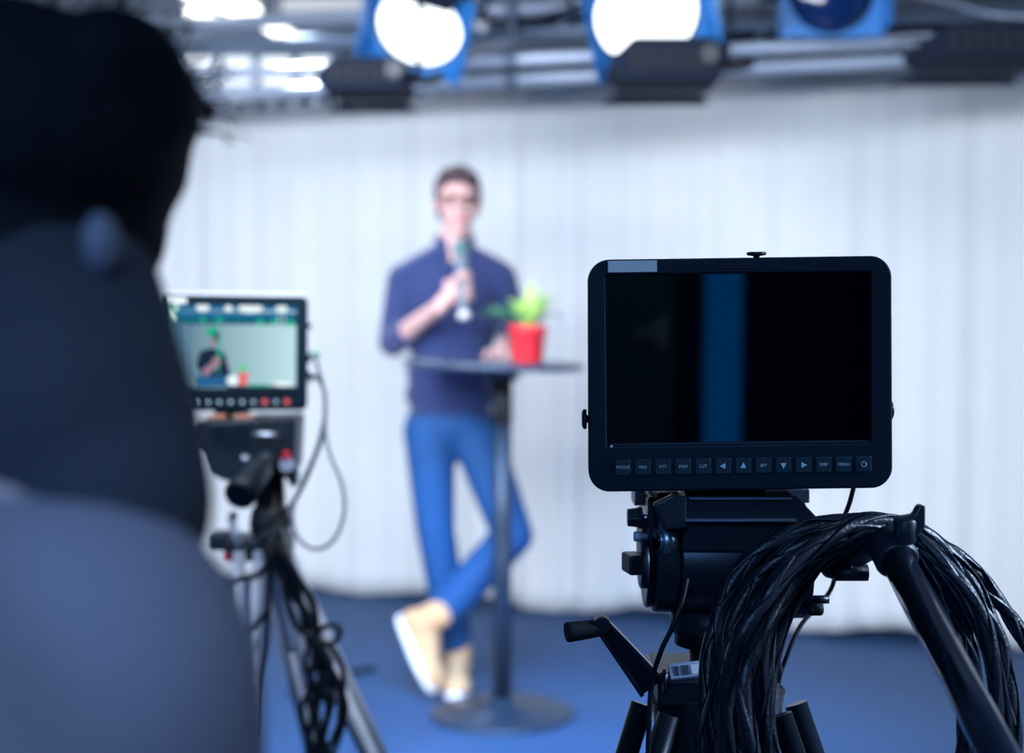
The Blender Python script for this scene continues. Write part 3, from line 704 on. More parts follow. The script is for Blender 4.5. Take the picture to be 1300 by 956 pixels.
m_ = SM[0]; nt = m_.node_tree; tc_ = nt.nodes.new('ShaderNodeTexCoord'); sx_ = nt.nodes.new('ShaderNodeSeparateXYZ'); mr = nt.nodes.new('ShaderNodeMapRange')
mr.inputs['From Min'].default_value = -.085; mr.inputs['From Max'].default_value = .09
nt.links.new(tc_.outputs['Object'], sx_.inputs[0]); nt.links.new(sx_.outputs['X'], mr.inputs['Value'])
for n_ in nt.nodes:
    if n_.type == 'MIX': n_.inputs['A'].default_value = (.10, .20, .28, 1); n_.inputs['B'].default_value = (.52, .78, .84, 1); nt.links.new(mr.outputs['Result'], n_.inputs['Factor'])
bm = BM(); prism(bm, rrect(w2-.012, 3.2*SL, .001, 2, 0, h2/2+1.6*SL), -.040, -.002, ML); obj('rim_light_strip', bm, M['white'], mo2)  # white strip stands for the rim light on the bezel's top edge
bm = BM(); layer = [0]
def pic(poly, mi_):
    """poly in the picture's own pixels (0..890 wide, 0..555 high)"""
    layer[0] += 1; z = -.0040 + layer[0]*.00004
    v = [bm.verts.new(ML @ Vector((sx2-sw2/2+sw2*min(1, max(0, x/890)), sy2+sh2/2-sh2*min(1, max(0, y/555)), z))) for x, y in poly]
    f = bm.faces.new(v); f.material_index = mi_
def pell(cx, cy, rx, ry, mi_, n=20): pic([(cx+rx*math.cos(2*PI*k/n), cy+ry*math.sin(2*PI*k/n)) for k in range(n)], mi_)
def pbox(x0, y0, x1, y1, mi_): pic([(x0, y0), (x1, y0), (x1, y1), (x0, y1)], mi_)
pbox(0, 0, 890, 555, 0); pbox(0, 0, 890, 74, 1); pbox(0, 74, 890, 128, 9); pbox(100, 30, 890, 44, 0)
for x, y, rx, ry in ((250, 98, 18, 18), (362, 98, 26, 18), (640, 108, 26, 20), (740, 108, 30, 22), (850, 112, 26, 24)): pell(x, y, rx, ry, 2)
for x, y, rx, ry in ((250, 14, 45, 28), (425, 20, 28, 20), (575, 18, 85, 30), (790, 16, 40, 24)): pell(x, y, rx, ry, 3)
pic([(0, 0), (95, 0), (60, 100), (0, 110)], 2); pic([(5, 50), (40, 30), (70, 105), (30, 100)], 3); pic([(40, 5), (90, 5), (70, 40)], 3)
for x in (55, 95, 160): pbox(x, 110, x+8, 470, 1)
for x in (765, 800): pbox(x, 40, x+9, 128, 10)
pic([(230, 310), (300, 285), (350, 295), (400, 320), (440, 470), (410, 480), (250, 490), (205, 400)], 4)
pell(335, 225, 34, 50, 5); pell(318, 180, 44, 38, 2); pic([(318, 210), (350, 170), (365, 230), (350, 240)], 4)
pic([(240, 440), (325, 370), (350, 385), (350, 410), (270, 480)], 5); pell(345, 375, 30, 34, 5); pic([(352, 210), (372, 210), (372, 360), (352, 360)], 2); pbox(345, 400, 360, 450, 2)
pic([(195, 478), (405, 470), (415, 545), (205, 548)], 8); pell(455, 505, 34, 38, 3)
pic([(492, 450), (560, 450), (550, 540), (502, 540)], 6)
for k in range(7):
    a = PI*(.08+.84*k/6); pic([(515, 450), (540, 450), (525+70*math.cos(a), 440-75*math.sin(a))], 7)
pic([(415, 535), (890, 545), (890, 555), (415, 555)], 4); pic([(540, 530), (690, 530), (710, 545), (540, 545)], 2); pell(800, 528, 60, 16, 3)
scr = obj('screen', bm, SM, mo2)
bm = BM(); prism(bm, rrect(sw2, 6*SL, .0005, 2, sx2, -48*SL), 0, .0015, ML); obj('screen_trim', bm, M['metal'], mo2)
for i in range(11):
    bx = (-78 + 14.2*i)*SL+.004
    bm = BM(); lathe(bm, ML @ Vector((bx, -62*SL, 0)), ML.to_3x3() @ Vector((0, 0, 1)), [(0, 3.7*SL), (.002, 3.5*SL)], 16)
    col = M['red'] if i in (8, 10) else M['greycable']
    obj('button', bm, emis('lit_red_button', (.9, .16, .2), .9) if i in (8, 10) else M['key'], mo2)
    if i not in (8, 10):
        bm = BM(); lathe(bm, ML @ Vector((bx, -62*SL, .002)), ML.to_3x3() @ Vector((0, 0, 1)), [(0, 2.2*SL), (.0003, 2.0*SL)], 12); obj('button_symbol', bm, M['ink'], mo2)
bm = BM(); prism(bm, rrect(26*SL, 7*SL, .0004, 2, -72*SL, 66*SL), 0, .0006, ML); obj('paper_label', bm, M['label'], mo2)
for yy in (35, -8, -28):
    bm = BM(); p = ML @ Vector((w2/2, yy*SL, -.028)); cyl(bm, p, p+ML.to_3x3() @ Vector((.008, 0, 0)), .005, seg=12); obj('side_connector', bm, M['metal'], mo2)
bm = BM(); box(bm, ML @ Vector((0, -h2/2-.004, -.04)), (.05, .05, .03)); obj('mounting_bracket', bm, M['metal'], mo2, bevel=.002)

# ------------------------------------------------------------------ right tripod with fluid head
HY = 1.20; SH = HY/F
def H(px, py, dy=0.): return W(px, py, HY+dy)
hx = H(950, 860).x
tri = thing('camera_tripod', 'black tripod with fluid head, crank and pan handle carrying the large field monitor', 'tripod', (hx, HY+.05, 0))
X1 = Vector((1, 0, 0))
# drag body between the cheeks
bm = BM(); a = H(866, 660); b = H(1034, 788); box(bm, ((a.x+b.x)/2, HY+.05, (H(0, 660).z+H(0, 700).z)/2), (b.x-a.x, .11, H(0, 660).z-H(0, 700).z))
cyl(bm, (a.x, HY+.05, H(0, 722).z), (b.x, HY+.05, H(0, 722).z), .052, seg=48); obj('head_body', bm, M['metal'], tri, bevel=.002)
bm = BM()   # top plate: stepped and chamfered
z0, z1 = H(0, 661).z, H(0, 627).z
Mp = Matrix(((1, 0, 0, 0), (0, 0, -1, HY+.10), (0, 1, 0, 0), (0, 0, 0, 1)))
xl, xr, xr2 = H(868, 0).x, H(1012, 0).x, H(1040, 0).x
prism(bm, [(xl, z0), (xr2, z0), (xr2, z0+.004), (xr, z1), (xl, z1)], 0, .115, Mp); obj('camera_plate', bm, M['metal'], tri, bevel=.0012)
bm = BM(); box(bm, ((xl+xr)/2, HY-.018, H(0, 656.5).z), (xr-xl-.002, .006, .0022)); box(bm, ((xl+xr)/2, HY-.016, H(0, 629.5).z), (xr-xl-.01, .006, .0018)); obj('plate_rail', bm, M['steel'], tri, bevel=.0004)
# left cheek: big rounded side housing
def side_disc(x0, x1, pyc, R, name, m, yoff=.05, seg=56, bev=.003):
    bm = BM(); zc = H(0, pyc).z; xs = H(x0, 0).x; xe = H(x1, 0).x
    lathe(bm, (xs, HY+yoff, zc), X1, [(0, R-.004), (.003, R), (xe-xs-.003, R), (xe-xs, R-.003)], seg)
    return obj(name, bm, m, tri)
bm = BM(); zc = H(0, 715).z; Rr = .050
prof = [(-Rr*math.sin(t), -Rr*math.cos(t)) for t in [PI*.5*k/8-PI*.0 for k in range(9)]]
prof = [(Rr*math.cos(t), Rr*math.sin(t)) for t in [-PI+PI*k/18 for k in range(19)]] + [(.050, .038), (.040, .056), (-.040, .060), (-.050, .045)]
Mc = Matrix(((0, 0, 1, 0), (1, 0, 0, HY+.045), (0, 1, 0, zc), (0, 0, 0, 1)))
prism(bm, prof, H(836, 0).x, H(868, 0).x, Mc); obj('left_cheek', bm, M['plastic2'], tri, bevel=.004, seg=3)
bm = BM(); prism(bm, [(x*.9, y*.93) for x, y in prof], H(826, 0).x, H(836, 0).x, Mc); obj('left_cover', bm, M['metal'], tri, bevel=.004, seg=3)
bm = BM(); prism(bm, [(x*.55, y*.6) for x, y in prof], H(820, 0).x, H(827, 0).x, Mc); obj('drag_plate', bm, M['plastic2'], tri, bevel=.002)
bm = BM(); prism(bm, [(-.02, 0), (.02, 0), (.02, .03), (-.02, .03)], H(815, 0).x, H(830, 0).x, Matrix(((0, 0, 1, 0), (1, 0, 0, HY+.07), (0, 1, 0, H(0, 652).z), (0, 0, 0, 1)))); obj('scale_plate', bm, M['alu'], tri)
bm = BM(); p = H(846, 686, .0); q = Vector((-.0075, -.003, 0)); cyl(bm, p-q*.6, p+q, .0125, seg=28); cyl(bm, p+q, p+q*1.25, .010, .009, seg=28); obj('bubble_level', bm, M['steel'], tri)
bm = BM(); p = H(846, 686, .0)+Vector((-.0094, -.0037, 0)); cyl(bm, p, p+Vector((-.0012, -.0005, 0)), .0078, seg=24); obj('bubble_glass', bm, M['glass'], tri)
bm = BM(); prism(bm, [(-.016, .008), (0, .016), (.012, .014), (.012, -.012), (-.006, -.014)], 0, .012, Matrix.Translation(H(852, 650, -.008)) @ Matrix.Rotation(PI/2, 4, 'X')); obj('corner_block', bm, M['plastic2'], tri, bevel=.002)
# knobs on the left
def hexknob(p, d, L, r, name='drag_knob', m='plastic2', seg=6):
    bm = BM(); d = Vector(d).normalized(); lathe(bm, p, d, [(0, r*1.02), (L*.25, r*1.05), (L*.3, r*.92), (L, r*.82)], seg)
    for f in bm.faces: f.smooth = False
    k = obj(name, bm, M[m], tri, bevel=.0015)
    return k
hexknob(H(815, 657, .02), (-1, 0, 0), 19*SH, 15*SH)
bm = BM(); cyl(bm, H(813, 657, .02), H(828, 657, .02), 4*SH, seg=12); obj('knob_shaft', bm, M['steel'], tri)
bm = BM(); lathe(bm, H(822, 681, .01), (-1, 0, 0), [(0, 4*SH), (8*SH, 4*SH), (9*SH, 6.5*SH), (17*SH, 6.5*SH), (18*SH, 5*SH)], 16); obj('lock_pin', bm, M['alu'], tri)
bm = BM(); lathe(bm, H(822, 716, .0), (-1, 0, 0), [(0, 31*SH), (7*SH, 31*SH), (10*SH, 27*SH)], 40); dial = obj('drag_dial', bm, M['plastic2'], tri)
bm = BM(); pc_ = H(804, 715, -.002); box(bm, pc_, (21*SH, 40*SH, 25*SH), RZ(12)); obj('dial_grip', bm, M['metal'], dial, bevel=.002)
# right side discs
for x0, x1, R in ((985, 998, .0505), (1000, 1011, .0515), (1013, 1024, .0505), (1025, 1036, .047)):
    side_disc(x0, x1, 715, R, 'drag_ring', M['metal'] if x0 != 1000 else M['plastic2'], .05)
bm = BM(); cyl(bm, H(1030, 761, .01), H(1052, 761, .01), 5.5*SH, seg=16); obj('lock_lever', bm, M['metal'], tri)
bm = BM(); lathe(bm, H(1028, 773, .02), X1, [(0, 9*SH), (14*SH, 9*SH), (17*SH, 7*SH)], 16); obj('pan_lock', bm, M['rubber'], tri)
# neck, steps down to the bowl
bm = BM(); lathe(bm, (H(925, 0).x, HY+.045, H(0, 840).z), (0, 0, 1), [(0, 36*SH), (8*SH, 36*SH), (8.5*SH, 56*SH), (26*SH, 57*SH), (27*SH, 62*SH), (58*SH, 62*SH)], 48); obj('head_neck', bm, M['plastic2'], tri)
bm = BM(); lathe(bm, (H(925, 0).x, HY+.045, H(0, 905).z), (0, 0, 1), [(0, 70*SH), (28*SH, 60*SH), (36*SH, 37*SH), (66*SH, 37*SH)], 40); obj('levelling_bowl', bm, M['metal'], tri)
# spreader block / shoulder plate with label
Mb = Matrix.Translation((0, 0, 0))
xa, xb = H(838, 0).x, H(976, 0).x; zt_ = H(0, 861).z
bm = BM(); box(bm, ((xa+xb)/2, HY+.045, zt_-.012), (xb-xa, .10, .024)); obj('shoulder_plate', bm, M['metal'], tri, bevel=.003)
bm = BM(); cyl(bm, (H(962, 0).x, HY+.03, zt_-.001), (H(962, 0).x, HY+.03, zt_+.0006), .006, seg=20); obj('plate_hole', bm, M['rubber'], tri)
bm = BM(); Rw = RX(-62) ; pcx_ = H(872, 851, -.002)
box(bm, pcx_, (.030, .016, .003), RY(-6) @ RX(38)); pl = obj('scale_label_plate', bm, M['alu'], tri, bevel=.0006)
for k, wv in enumerate((-.009, -.0015, .007)):
    bm = BM(); R_ = RY(-6) @ RX(38); box(bm, pcx_+R_ @ Vector((wv, -.001, .0017)), (.0065 if k else .004, .010, .0006), R_); obj('scale_mark', bm, M['white'] if k == 2 else M['steel'], pl)
# crank: knurled steel clamp, I-beam arm, round grip
A = H(764, 793, -.03); B = H(828, 872, -.01)
d = (B-A).normalized(); Rc = frame(d, Vector((0, 1, 0)))
n_ = Vector((0, -1, 0)); sd = d.cross(n_).normalized()
crank = None
bm = BM(); L = (B-A).length
def arm_quad(bm, w0, w1, t, off=0., o0=0, o1=0):
    vs = []
    for (p, w_) in ((A+sd*o0, w0), (B+sd*o1, w1)):
        for q in (-1, 1):
            for r_ in (-1, 1): vs.append(bm.verts.new(p + sd*w_*q + n_*(off + t*r_)))
    f = [(0, 1, 3, 2), (4, 6, 7, 5), (0, 4, 5, 1), (2, 3, 7, 6), (0, 2, 6, 4), (1, 5, 7, 3)]
    for q in f: bm.faces.new([vs[i] for i in q])
arm_quad(bm, 7*SH, 15*SH, .0025)
crank = obj('crank_arm', bm, M['metal'], tri, bevel=.0006)
for s in (-1, 1):
    bm = BM(); arm_quad(bm, 2.2*SH, 3.0*SH, .0065, 0, s*8*SH, s*16*SH); obj('arm_rib', bm, M['alu2'], crank, bevel=.0006)
bm = BM(); cyl(bm, A+n_*.006, A-n_*.006, 11*SH, seg=24); obj('arm_boss', bm, M['metal'], crank, bevel=.001)
bm = BM(); g0 = H(762, 797, -.028); g1 = H(719, 803, -.035); gd = (g1-g0)
lathe(bm, g0, gd, [(0, 10*SH), (gd.length*.06, 11*SH), (gd.length*.9, 12.6*SH), (gd.length, 12.0*SH)], 28); obj('crank_grip', bm, M['rubber'], crank)
bm = BM(); lathe(bm, H(775, 795, -.028), H(758, 797.5, -.028)-H(775, 795, -.028), [(0, 9*SH), (13*SH, 9.5*SH)], 20); obj('grip_collar', bm, M['metal'], crank)
bm = BM(); cyl(bm, H(818, 861, -.01), H(852, 859, 0), 6*SH, 7*SH, seg=16); obj('crank_bolt', bm, M['steel'], tri)
bm = BM(); lathe(bm, H(841, 864, -.012), (1, 0, 0), [(0, 15*SH), (4*SH, 15*SH)], 24); obj('bolt_washer', bm, M['metal'], tri)
# strap hanging from the head
bm = BM(); poly = [(-12, 40), (10, 30), (16, 10), (12, -8), (4, -14), (12, -36), (6, -44), (-10, -20), (-14, 5)]
prism(bm, [(x*SH, y*SH) for x, y in poly], 0, .008, Matrix.Translation(H(982, 815, .03)) @ Matrix.Rotation(PI/2, 4, 'X')); obj('strap', bm, M['rubber'], tri, bevel=.002)
# pan handle: rosette, clamp, tube, wing knob
bm = BM(); lathe(bm, H(1033, 700, .01), H(1100, 706, -.02)-H(1033, 700, .01), [(0, 22*SH), (20*SH, 22*SH), (22*SH, 32*SH), (38*SH, 34*SH), (40*SH, 28*SH), (62*SH, 26*SH)], 32); ros = obj('handle_rosette', bm, M['metal'], tri)
bm = BM(); cyl(bm, H(1058, 727, -.02), H(1101, 727, -.02), 10.5*SH, seg=24); obj('rosette_bolt', bm, M['plastic2'], tri)
bm = BM(); t0 = H(1128, 690, -.09); t1 = W(1240, 905, .93); td = (t1-t0).normalized()
lathe(bm, t0-td*.004, td, [(0, 22*SH), (.004, 25*SH), (.026, 26*SH), (.030, 23*SH)], 32); tube(bm, catmull([H(1085, 700, -.03), H(1105, 690, -.06), t0], 6), 20*SH, 16)
obj('handle_clamp', bm, M['plastic2'], tri, bevel=.001)
bm = BM(); t2 = t0+td*.46; cyl(bm, t0, t2, .0128, seg=40); pan = obj('pan_handle', bm, M['gloss'], tri)
bm = BM(); lathe(bm, t0+td*.36, td, [(0, .0135), (.004, .016), (.12, .017), (.128, .012)], 28); obj('handle_grip', bm, M['rubber'], tri)
bm = BM(); bx_ = H(1150, 702, -.105)
lathe(bm, bx_, (0, 0, 1), [(0, 10*SH), (6*SH, 14*SH), (9*SH, 8*SH), (16*SH, 8*SH)], 20); lathe(bm, H(1152, 728, -.10), (0, 0, 1), [(0, 6*SH), (3*SH, 8*SH), (30*SH, 7*SH)], 14); obj('clamp_bolt', bm, M['steel'], tri)
bm = BM(); kp = H(1149, 690, -.112)
lathe(bm, kp, (0, 0, 1), [(0, 11*SH), (3*SH, 13*SH), (26*SH, 14*SH), (30*SH, 12*SH)], 10)
prism(bm, [(-12*SH, 8*SH), (12*SH, 8*SH), (21*SH, 20*SH), (21*SH, 45*SH), (14*SH, 45*SH), (8*SH, 34*SH), (-12*SH, 31*SH)], -.006, .006, Matrix.Translation(kp) @ Matrix.Rotation(PI/2, 4, 'X'))
obj('wing_knob', bm, M['plastic2'], tri, bevel=.0015)
# legs to the floor
def leg_set(root, hub, ztop, ang0, rf, r, m, name='leg', spread=.11):
    for k in range(3):
        a = math.radians(ang0+120*k); top = Vector((hub.x+math.cos(a)*spread*.6, hub.y+math.sin(a)*spread*.6, ztop)); ft = Vector((hub.x+math.cos(a)*rf, hub.y+math.sin(a)*rf, .03))
        bm = BM(); sdv = Vector((-math.sin(a), math.cos(a), 0))*.020
        md_ = top.lerp(ft, .52)
        cyl(bm, top+sdv, md_+sdv, r, seg=14); cyl(bm, top-sdv, md_-sdv, r, seg=14); cyl(bm, top.lerp(ft, .3), ft, r*1.15, seg=14)
        lg = obj(name, bm, m, root)
        bm = BM(); box(bm, md_, (.034, .062, .045), frame(ft-top, Vector((0, 0, 1)))); obj('leg_lock', bm, M['rubber'], lg, bevel=.004)
        bm = BM(); lathe(bm, (ft.x, ft.y, .0005), (0, 0, 1), [(0, .028), (.012, .03), (.03, .018), (.045, .014)], 20); obj('rubber_foot', bm, M['rubber'], lg)
hub = Vector((H(925, 0).x, HY+.045, 0))
leg_set(tri, hub, zt_-.03, 90, .42, .010, M['metal'])
bm = BM(); cyl(bm, (hub.x, hub.y, zt_-.12), (hub.x, hub.y, zt_-.02), .045, .06, seg=32); obj('tripod_crown', bm, M['metal'], tri)

# ------------------------------------------------------------------ coil of woven-sheathed cable over the pan handle
coil = thing('cable_coil', 'thick coil of black woven-sheathed cable draped over the right pan handle', 'cable', H(1110, 660, -.06))
paths = [
 ([(893, 960), (898, 868), (906, 800), (930, 738), (975, 692), (1035, 668), (1095, 659), (1150, 668), (1200, 695), (1250, 742), (1300, 808), (1350, 890), (1380, 980)], -.050, .0075),
 ([(912, 960), (915, 868), (925, 805), (952, 748), (995, 704), (1050, 680), (1100, 668), (1150, 678), (1192, 712), (1232, 765), (1262, 830), (1272, 900), (1270, 980)], -.070, .0078),
 ([(945, 960), (930, 870), (950, 800), (985, 745), (1030, 702), (1075, 678), (1120, 668), (1165, 690), (1198, 735), (1222, 790), (1238, 868), (1240, 960)], -.092, .0078),
 ([(925, 980), (922, 880), (940, 812), (975, 755), (1020, 705), (1070, 672), (1125, 662), (1178, 682), (1222, 725), (1252, 775), (1276, 840), (1285, 960)], -.110, .0072),
 ([(965, 960), (962, 868), (975, 800), (1005, 745), (1045, 700), (1090, 675), (1140, 682), (1180, 720), (1202, 770), (1216, 830), (1224, 960)], -.078, .0074),
 ([(958, 980), (945, 875), (960, 815), (992, 762), (1030, 715), (1070, 690), (1110, 676), (1160, 684), (1205, 720), (1240, 770), (1262, 850), (1262, 960)], -.125, .0070),
 ([(985, 980), (975, 890), (985, 825), (1003, 770), (1035, 722), (1080, 688), (1130, 672), (1178, 695), (1215, 742), (1246, 800), (1270, 868), (1275, 960)], -.100, .0066),
]
for i, (pp, dy, r) in enumerate(paths):
    n = len(pp); P3 = []
    for j, (x, y) in enumerate(pp):
        u = j/(n-1); P3.append(H(x, y, dy + .035*min(1, max(0, (u-.15)/.35)) - .008 + .02*math.sin(PI*u*2+i)))
    a_, b_ = P3[0], P3[-1]      # close the loop low down, below the photo
    lo = min(a_.z, b_.z)-.10-.012*i
    P3 = P3 + [b_+Vector((-.02, .0, -.06)), Vector(((a_.x*.3+b_.x*.7), b_.y, lo)), Vector(((a_.x*.7+b_.x*.3), a_.y, lo)), a_+Vector((.02, 0, -.06))]
    P = catmull(P3, 14, closed=True); P.append(P[0].copy())
    bm = BM(); braid(bm, P, r*.92, pitch=.150+.012*i, n=4, phase=i*1.1); obj('cable_loop', bm, M['cable'], coil)

# thin cables of the right rig
cableish([W(1084, 618, 1.215), W(1078, 640, 1.22), W(1068, 668, 1.25), W(1063, 700, 1.29), W(1058, 740, 1.30), W(1043, 765, 1.30), W(1018, 792, 1.29), W(1000, 830, 1.28), W(986, 880, 1.28), W(975, 1000, 1.28)], .0021, M['thin'], 'monitor_cable', 'thin black cable hanging from the right underside of the large field monitor')
cableish([W(872, 735, 1.172), W(868, 755, 1.165), W(862, 775, 1.155), W(852, 800, 1.155), W(838, 830, 1.16), W(826, 880, 1.17), W(822, 1000, 1.17)], .0023, M['thin'], 'monitor_cable', 'thin black cable running down the left front of the large fluid head')

# ------------------------------------------------------------------ left tripod rig
LY = 2.28
def G(px, py, dy=0.): return W(px, py, LY+dy)
sL = LY/F
tl = thing('camera_tripod', 'silver legged tripod with black head carrying the small monitor with the live picture', 'tripod', (G(335, 0).x, LY+.06, 0))
bm = BM(); Mq = lambda y: Matrix.Translation((0, y, 0)) @ Matrix(((1, 0, 0, 0), (0, 0, -1, 0), (0, 1, 0, 0), (0, 0, 0, 1)))
poly = [(246, 536), (330, 530), (338, 560), (335, 606), (285, 611), (266, 603), (256, 575), (240, 568), (240, 545)]
prism(bm, [(G(x, y).x, G(x, y).z) for x, y in poly][::-1], -.06, .06, Mq(LY+.06)); obj('head_body', bm, M['plastic2'], tl, bevel=.006)
for x0, x1 in ((264, 287), (297, 321)):
    bm = BM(); a = G(x0, 529, -.02); b = G(x1, 529, -.02); box(bm, (a+b)/2, (b.x-a.x, .02, .006)); obj('copper_contact', bm, M['orange'], tl, bevel=.001)
bm = BM(); poly = [(330, 530), (376, 528), (373, 590), (372, 600), (332, 600)]
prism(bm, [(G(x, y).x, G(x, y).z) for x, y in poly][::-1], -.05, .05, Mq(LY+.05)); obj('right_cheek', bm, M['metal'], tl, bevel=.006)
bm = BM(); cyl(bm, G(321, 553, -.03), G(353, 553, -.03), 5*sL, seg=16); obj('top_lever', bm, M['steel'], tl)
bm = BM(); lathe(bm, G(364, 578, -.0), (0, -1, 0), [(0, 6*sL), (.008, 5*sL)], 16); obj('red_marker', bm, M['red'], tl)
bm = BM(); lathe(bm, G(364, 590, .0), (0, -1, 0), [(0, 10*sL), (.006, 9*sL)], 16); obj('cheek_knob', bm, M['alu'], tl)
bm = BM(); poly = [(334, 598), (372, 600), (372, 620), (366, 622), (360, 610), (345, 610), (338, 640), (334, 640)]
prism(bm, [(G(x, y).x, G(x, y).z) for x, y in poly][::-1], -.02, .02, Mq(LY+.05)); obj('pan_bracket', bm, M['plastic2'], tl, bevel=.002)
bm = BM(); ha = G(346, 574, .0); hb_ = G(301, 632, -.16); hd = (hb_-ha)
tube(bm, [ha, ha.lerp(hb_, .35)], .014, 20); lathe(bm, ha.lerp(hb_, .32), hd, [(0, .017), (.01, .021), (hd.length*.60, .025), (hd.length*.64, .018)], 28); obj('pan_handle', bm, M['plastic2'], tl)
bm = BM(); lathe(bm, G(312, 590, -.08), (0, -.4, 1), [(0, 6*sL), (.012, 6.5*sL), (.016, 4*sL)], 14); obj('clamp_knob', bm, M['steel'], tl)
bm = BM(); lathe(bm, (G(330, 0).x, LY+.06, G(0, 684).z), (0, 0, 1), [(0, 26*sL), (.02, 27*sL), (.04, 24*sL), (.045, 20*sL), (.11, 18*sL)], 32); obj('levelling_bowl', bm, M['plastic2'], tl)
bm = BM(); cyl(bm, G(352, 650), G(362, 650), 7*sL, seg=14); obj('pan_lock', bm, M['rubber'], tl)
bm = BM(); tube(bm, [G(292, 656, -.02), G(298, 676, -.03), G(306, 700, -.03)], .006, 10); obj('tie_bar', bm, M['alu'], tl)
bm = BM(); lathe(bm, G(296, 655, -.03), (0, -1, 0), [(0, 6*sL), (.006, 5*sL)], 16); obj('tie_bolt', bm, M['steel'], tl)
bm = BM(); box(bm, G(330, 694, .05), (.10, .10, .035)); box(bm, G(350, 694, .0), (.04, .05, .06), RY(-15)); box(bm, G(280, 686, .05), (.035, .05, .03)); obj('tripod_crown', bm, M['plastic2'], tl, bevel=.006)
bm = BM(); lathe(bm, G(287, 708, .0), (0, -1, 0), [(0, 5*sL), (.006, 4*sL)], 12); obj('bubble_level', bm, M['red'], tl)
def tleg(top, foot, wtube, sep, m, y=0):
    ax_ = (foot-top); R = frame(ax_); sdv = R.col[0]*sep if abs(R.col[0].x) > .5 else R.col[1]*sep
    bm = BM(); mid = top.lerp(foot, .55)
    cyl(bm, top+sdv, mid+sdv, wtube, seg=18); cyl(bm, top-sdv, mid-sdv, wtube, seg=18); cyl(bm, top.lerp(foot, .22), foot, wtube*1.15, seg=18)
    lg = obj('leg', bm, m, tl)
    bm = BM(); box(bm, mid, (.07, .04, .05)); obj('leg_lock', bm, M['plastic2'], lg, bevel=.004)
    bm = BM(); lathe(bm, (foot.x, foot.y, .0005), (0, 0, 1), [(0, .028), (.012, .03), (.05, .014)], 20); obj('rubber_foot', bm, M['rubber'], lg)
c0 = G(318, 700, .0)
tleg(G(317, 700, .0), Vector((G(318, 0).x-.02, LY-.30, .04)), .010, .016, M['alu'])
tleg(G(354, 700, .06), Vector((c0.x+.42, LY+.10, .04)), .012, .010, M['alu'])
tleg(G(345, 700, .10), Vector((c0.x+.12, LY+.50, .04)), .010, .014, M['alu'])
bm = BM(); cyl(bm, G(352, 716, -.005), G(371, 762, -.005), .011, seg=20); obj('white_sleeve', bm, M['white'], tl)
# cables of the left rig
P0 = ML @ Vector((w2/2, -3*SL, -.028)); P1 = ML @ Vector((w2/2, -36*SL, -.028))
cableish([P0+Vector((.004, 0, 0)), G(398, 452, -.02), G(406, 475, -.02), G(413, 510, -.02), G(413, 550, -.02), G(420, 580, -.03), G(434, 615, -.03), G(437, 650, -.03), G(424, 685, -.03), G(400, 697, -.02), G(378, 682, .0), G(371, 650, .0), G(385, 610, .0), G(402, 570, -.01), G(411, 535, -.01)], .0030, M['greycable'], 'monitor_cable', 'grey cable hanging in a long loop right of the small monitor')
cableish([P1+Vector((.006, 0, 0)), G(402, 478, -.02), G(412, 500, -.01), G(411, 545, .0), G(398, 585, .0), G(380, 625, .0), G(362, 652, .0), G(350, 672, -.02), G(340, 700, -.05)], .0034, M['thin'], 'monitor_cable', 'dark cable curving from the small monitor back to its tripod')
bm = BM(); lathe(bm, P0+Vector((.008, 0, 0)), (1, .0, .0), [(0, .005), (.003, .0065), (.010, .0065), (.014, .004)], 14); tag(obj('cable_plug', bm, M['green']), 'small green-ringed plug on the right side of the small monitor', 'plug')
random.seed(3)
tang = thing('cable_bundle', 'tangled bundle of black cables tied to the silver tripod leg', 'cable', G(385, 800, -.04))
base = [(352, 690), (362, 720), (375, 750), (386, 780), (396, 806)]
for i in range(9):
    jx = random.uniform(-11, 11); q = random.uniform(-.05, .0)
    P = [G(x+jx*math.sin(.6+j), y+random.uniform(-6, 6), q-.03) for j, (x, y) in enumerate(base)]
    end = [(random.uniform(392, 402), 812), (random.uniform(386, 425), 850), (random.uniform(380, 440), 900), (random.uniform(385, 430), 980)]
    P += [G(x, y, q-.04) for x, y in end]
    bm = BM(); tube(bm, catmull(P, 8), .0045, 8); obj('cable_strand', bm, M['thin'], tang)
for pts in ([(398, 808), (412, 796), (428, 795), (431, 805), (422, 817), (408, 816), (399, 812)], [(400, 812), (420, 822), (434, 845), (436, 868), (433, 900)], [(398, 812), (410, 835), (425, 856), (432, 880), (430, 930)],
            [(352, 694), (330, 728), (305, 735), (285, 752), (282, 790), (296, 804), (320, 797), (340, 775)], [(345, 700), (341, 760), (337, 820), (328, 868), (322, 940)],
            [(360, 700), (385, 745), (400, 780), (399, 806), (380, 800), (366, 770), (358, 735)], [(356, 700), (380, 735), (398, 765), (402, 800), (396, 812)]):
    bm = BM(); tube(bm, catmull([G(x, y, -.07) for x, y in pts], 10), .0048, 8); obj('cable_strand', bm, M['thin'], tang)
bm = BM(); tube(bm, [G(390, 806, -.06), G(404, 812, -.06)], .014, 10); obj('cable_tie', bm, M['rubber'], tang)
p = W(385, 862, 4.6); p.z = .012; q = W(468, 840, 5.2); q.z = .012
cableish([Vector((-.75, 4.75, .010)), Vector((-.66, 4.95, .010)), Vector((-.50, 5.12, .010))], .010, M['thin'], 'floor_cable', 'short dark cable lying on the floor left of the shoes')

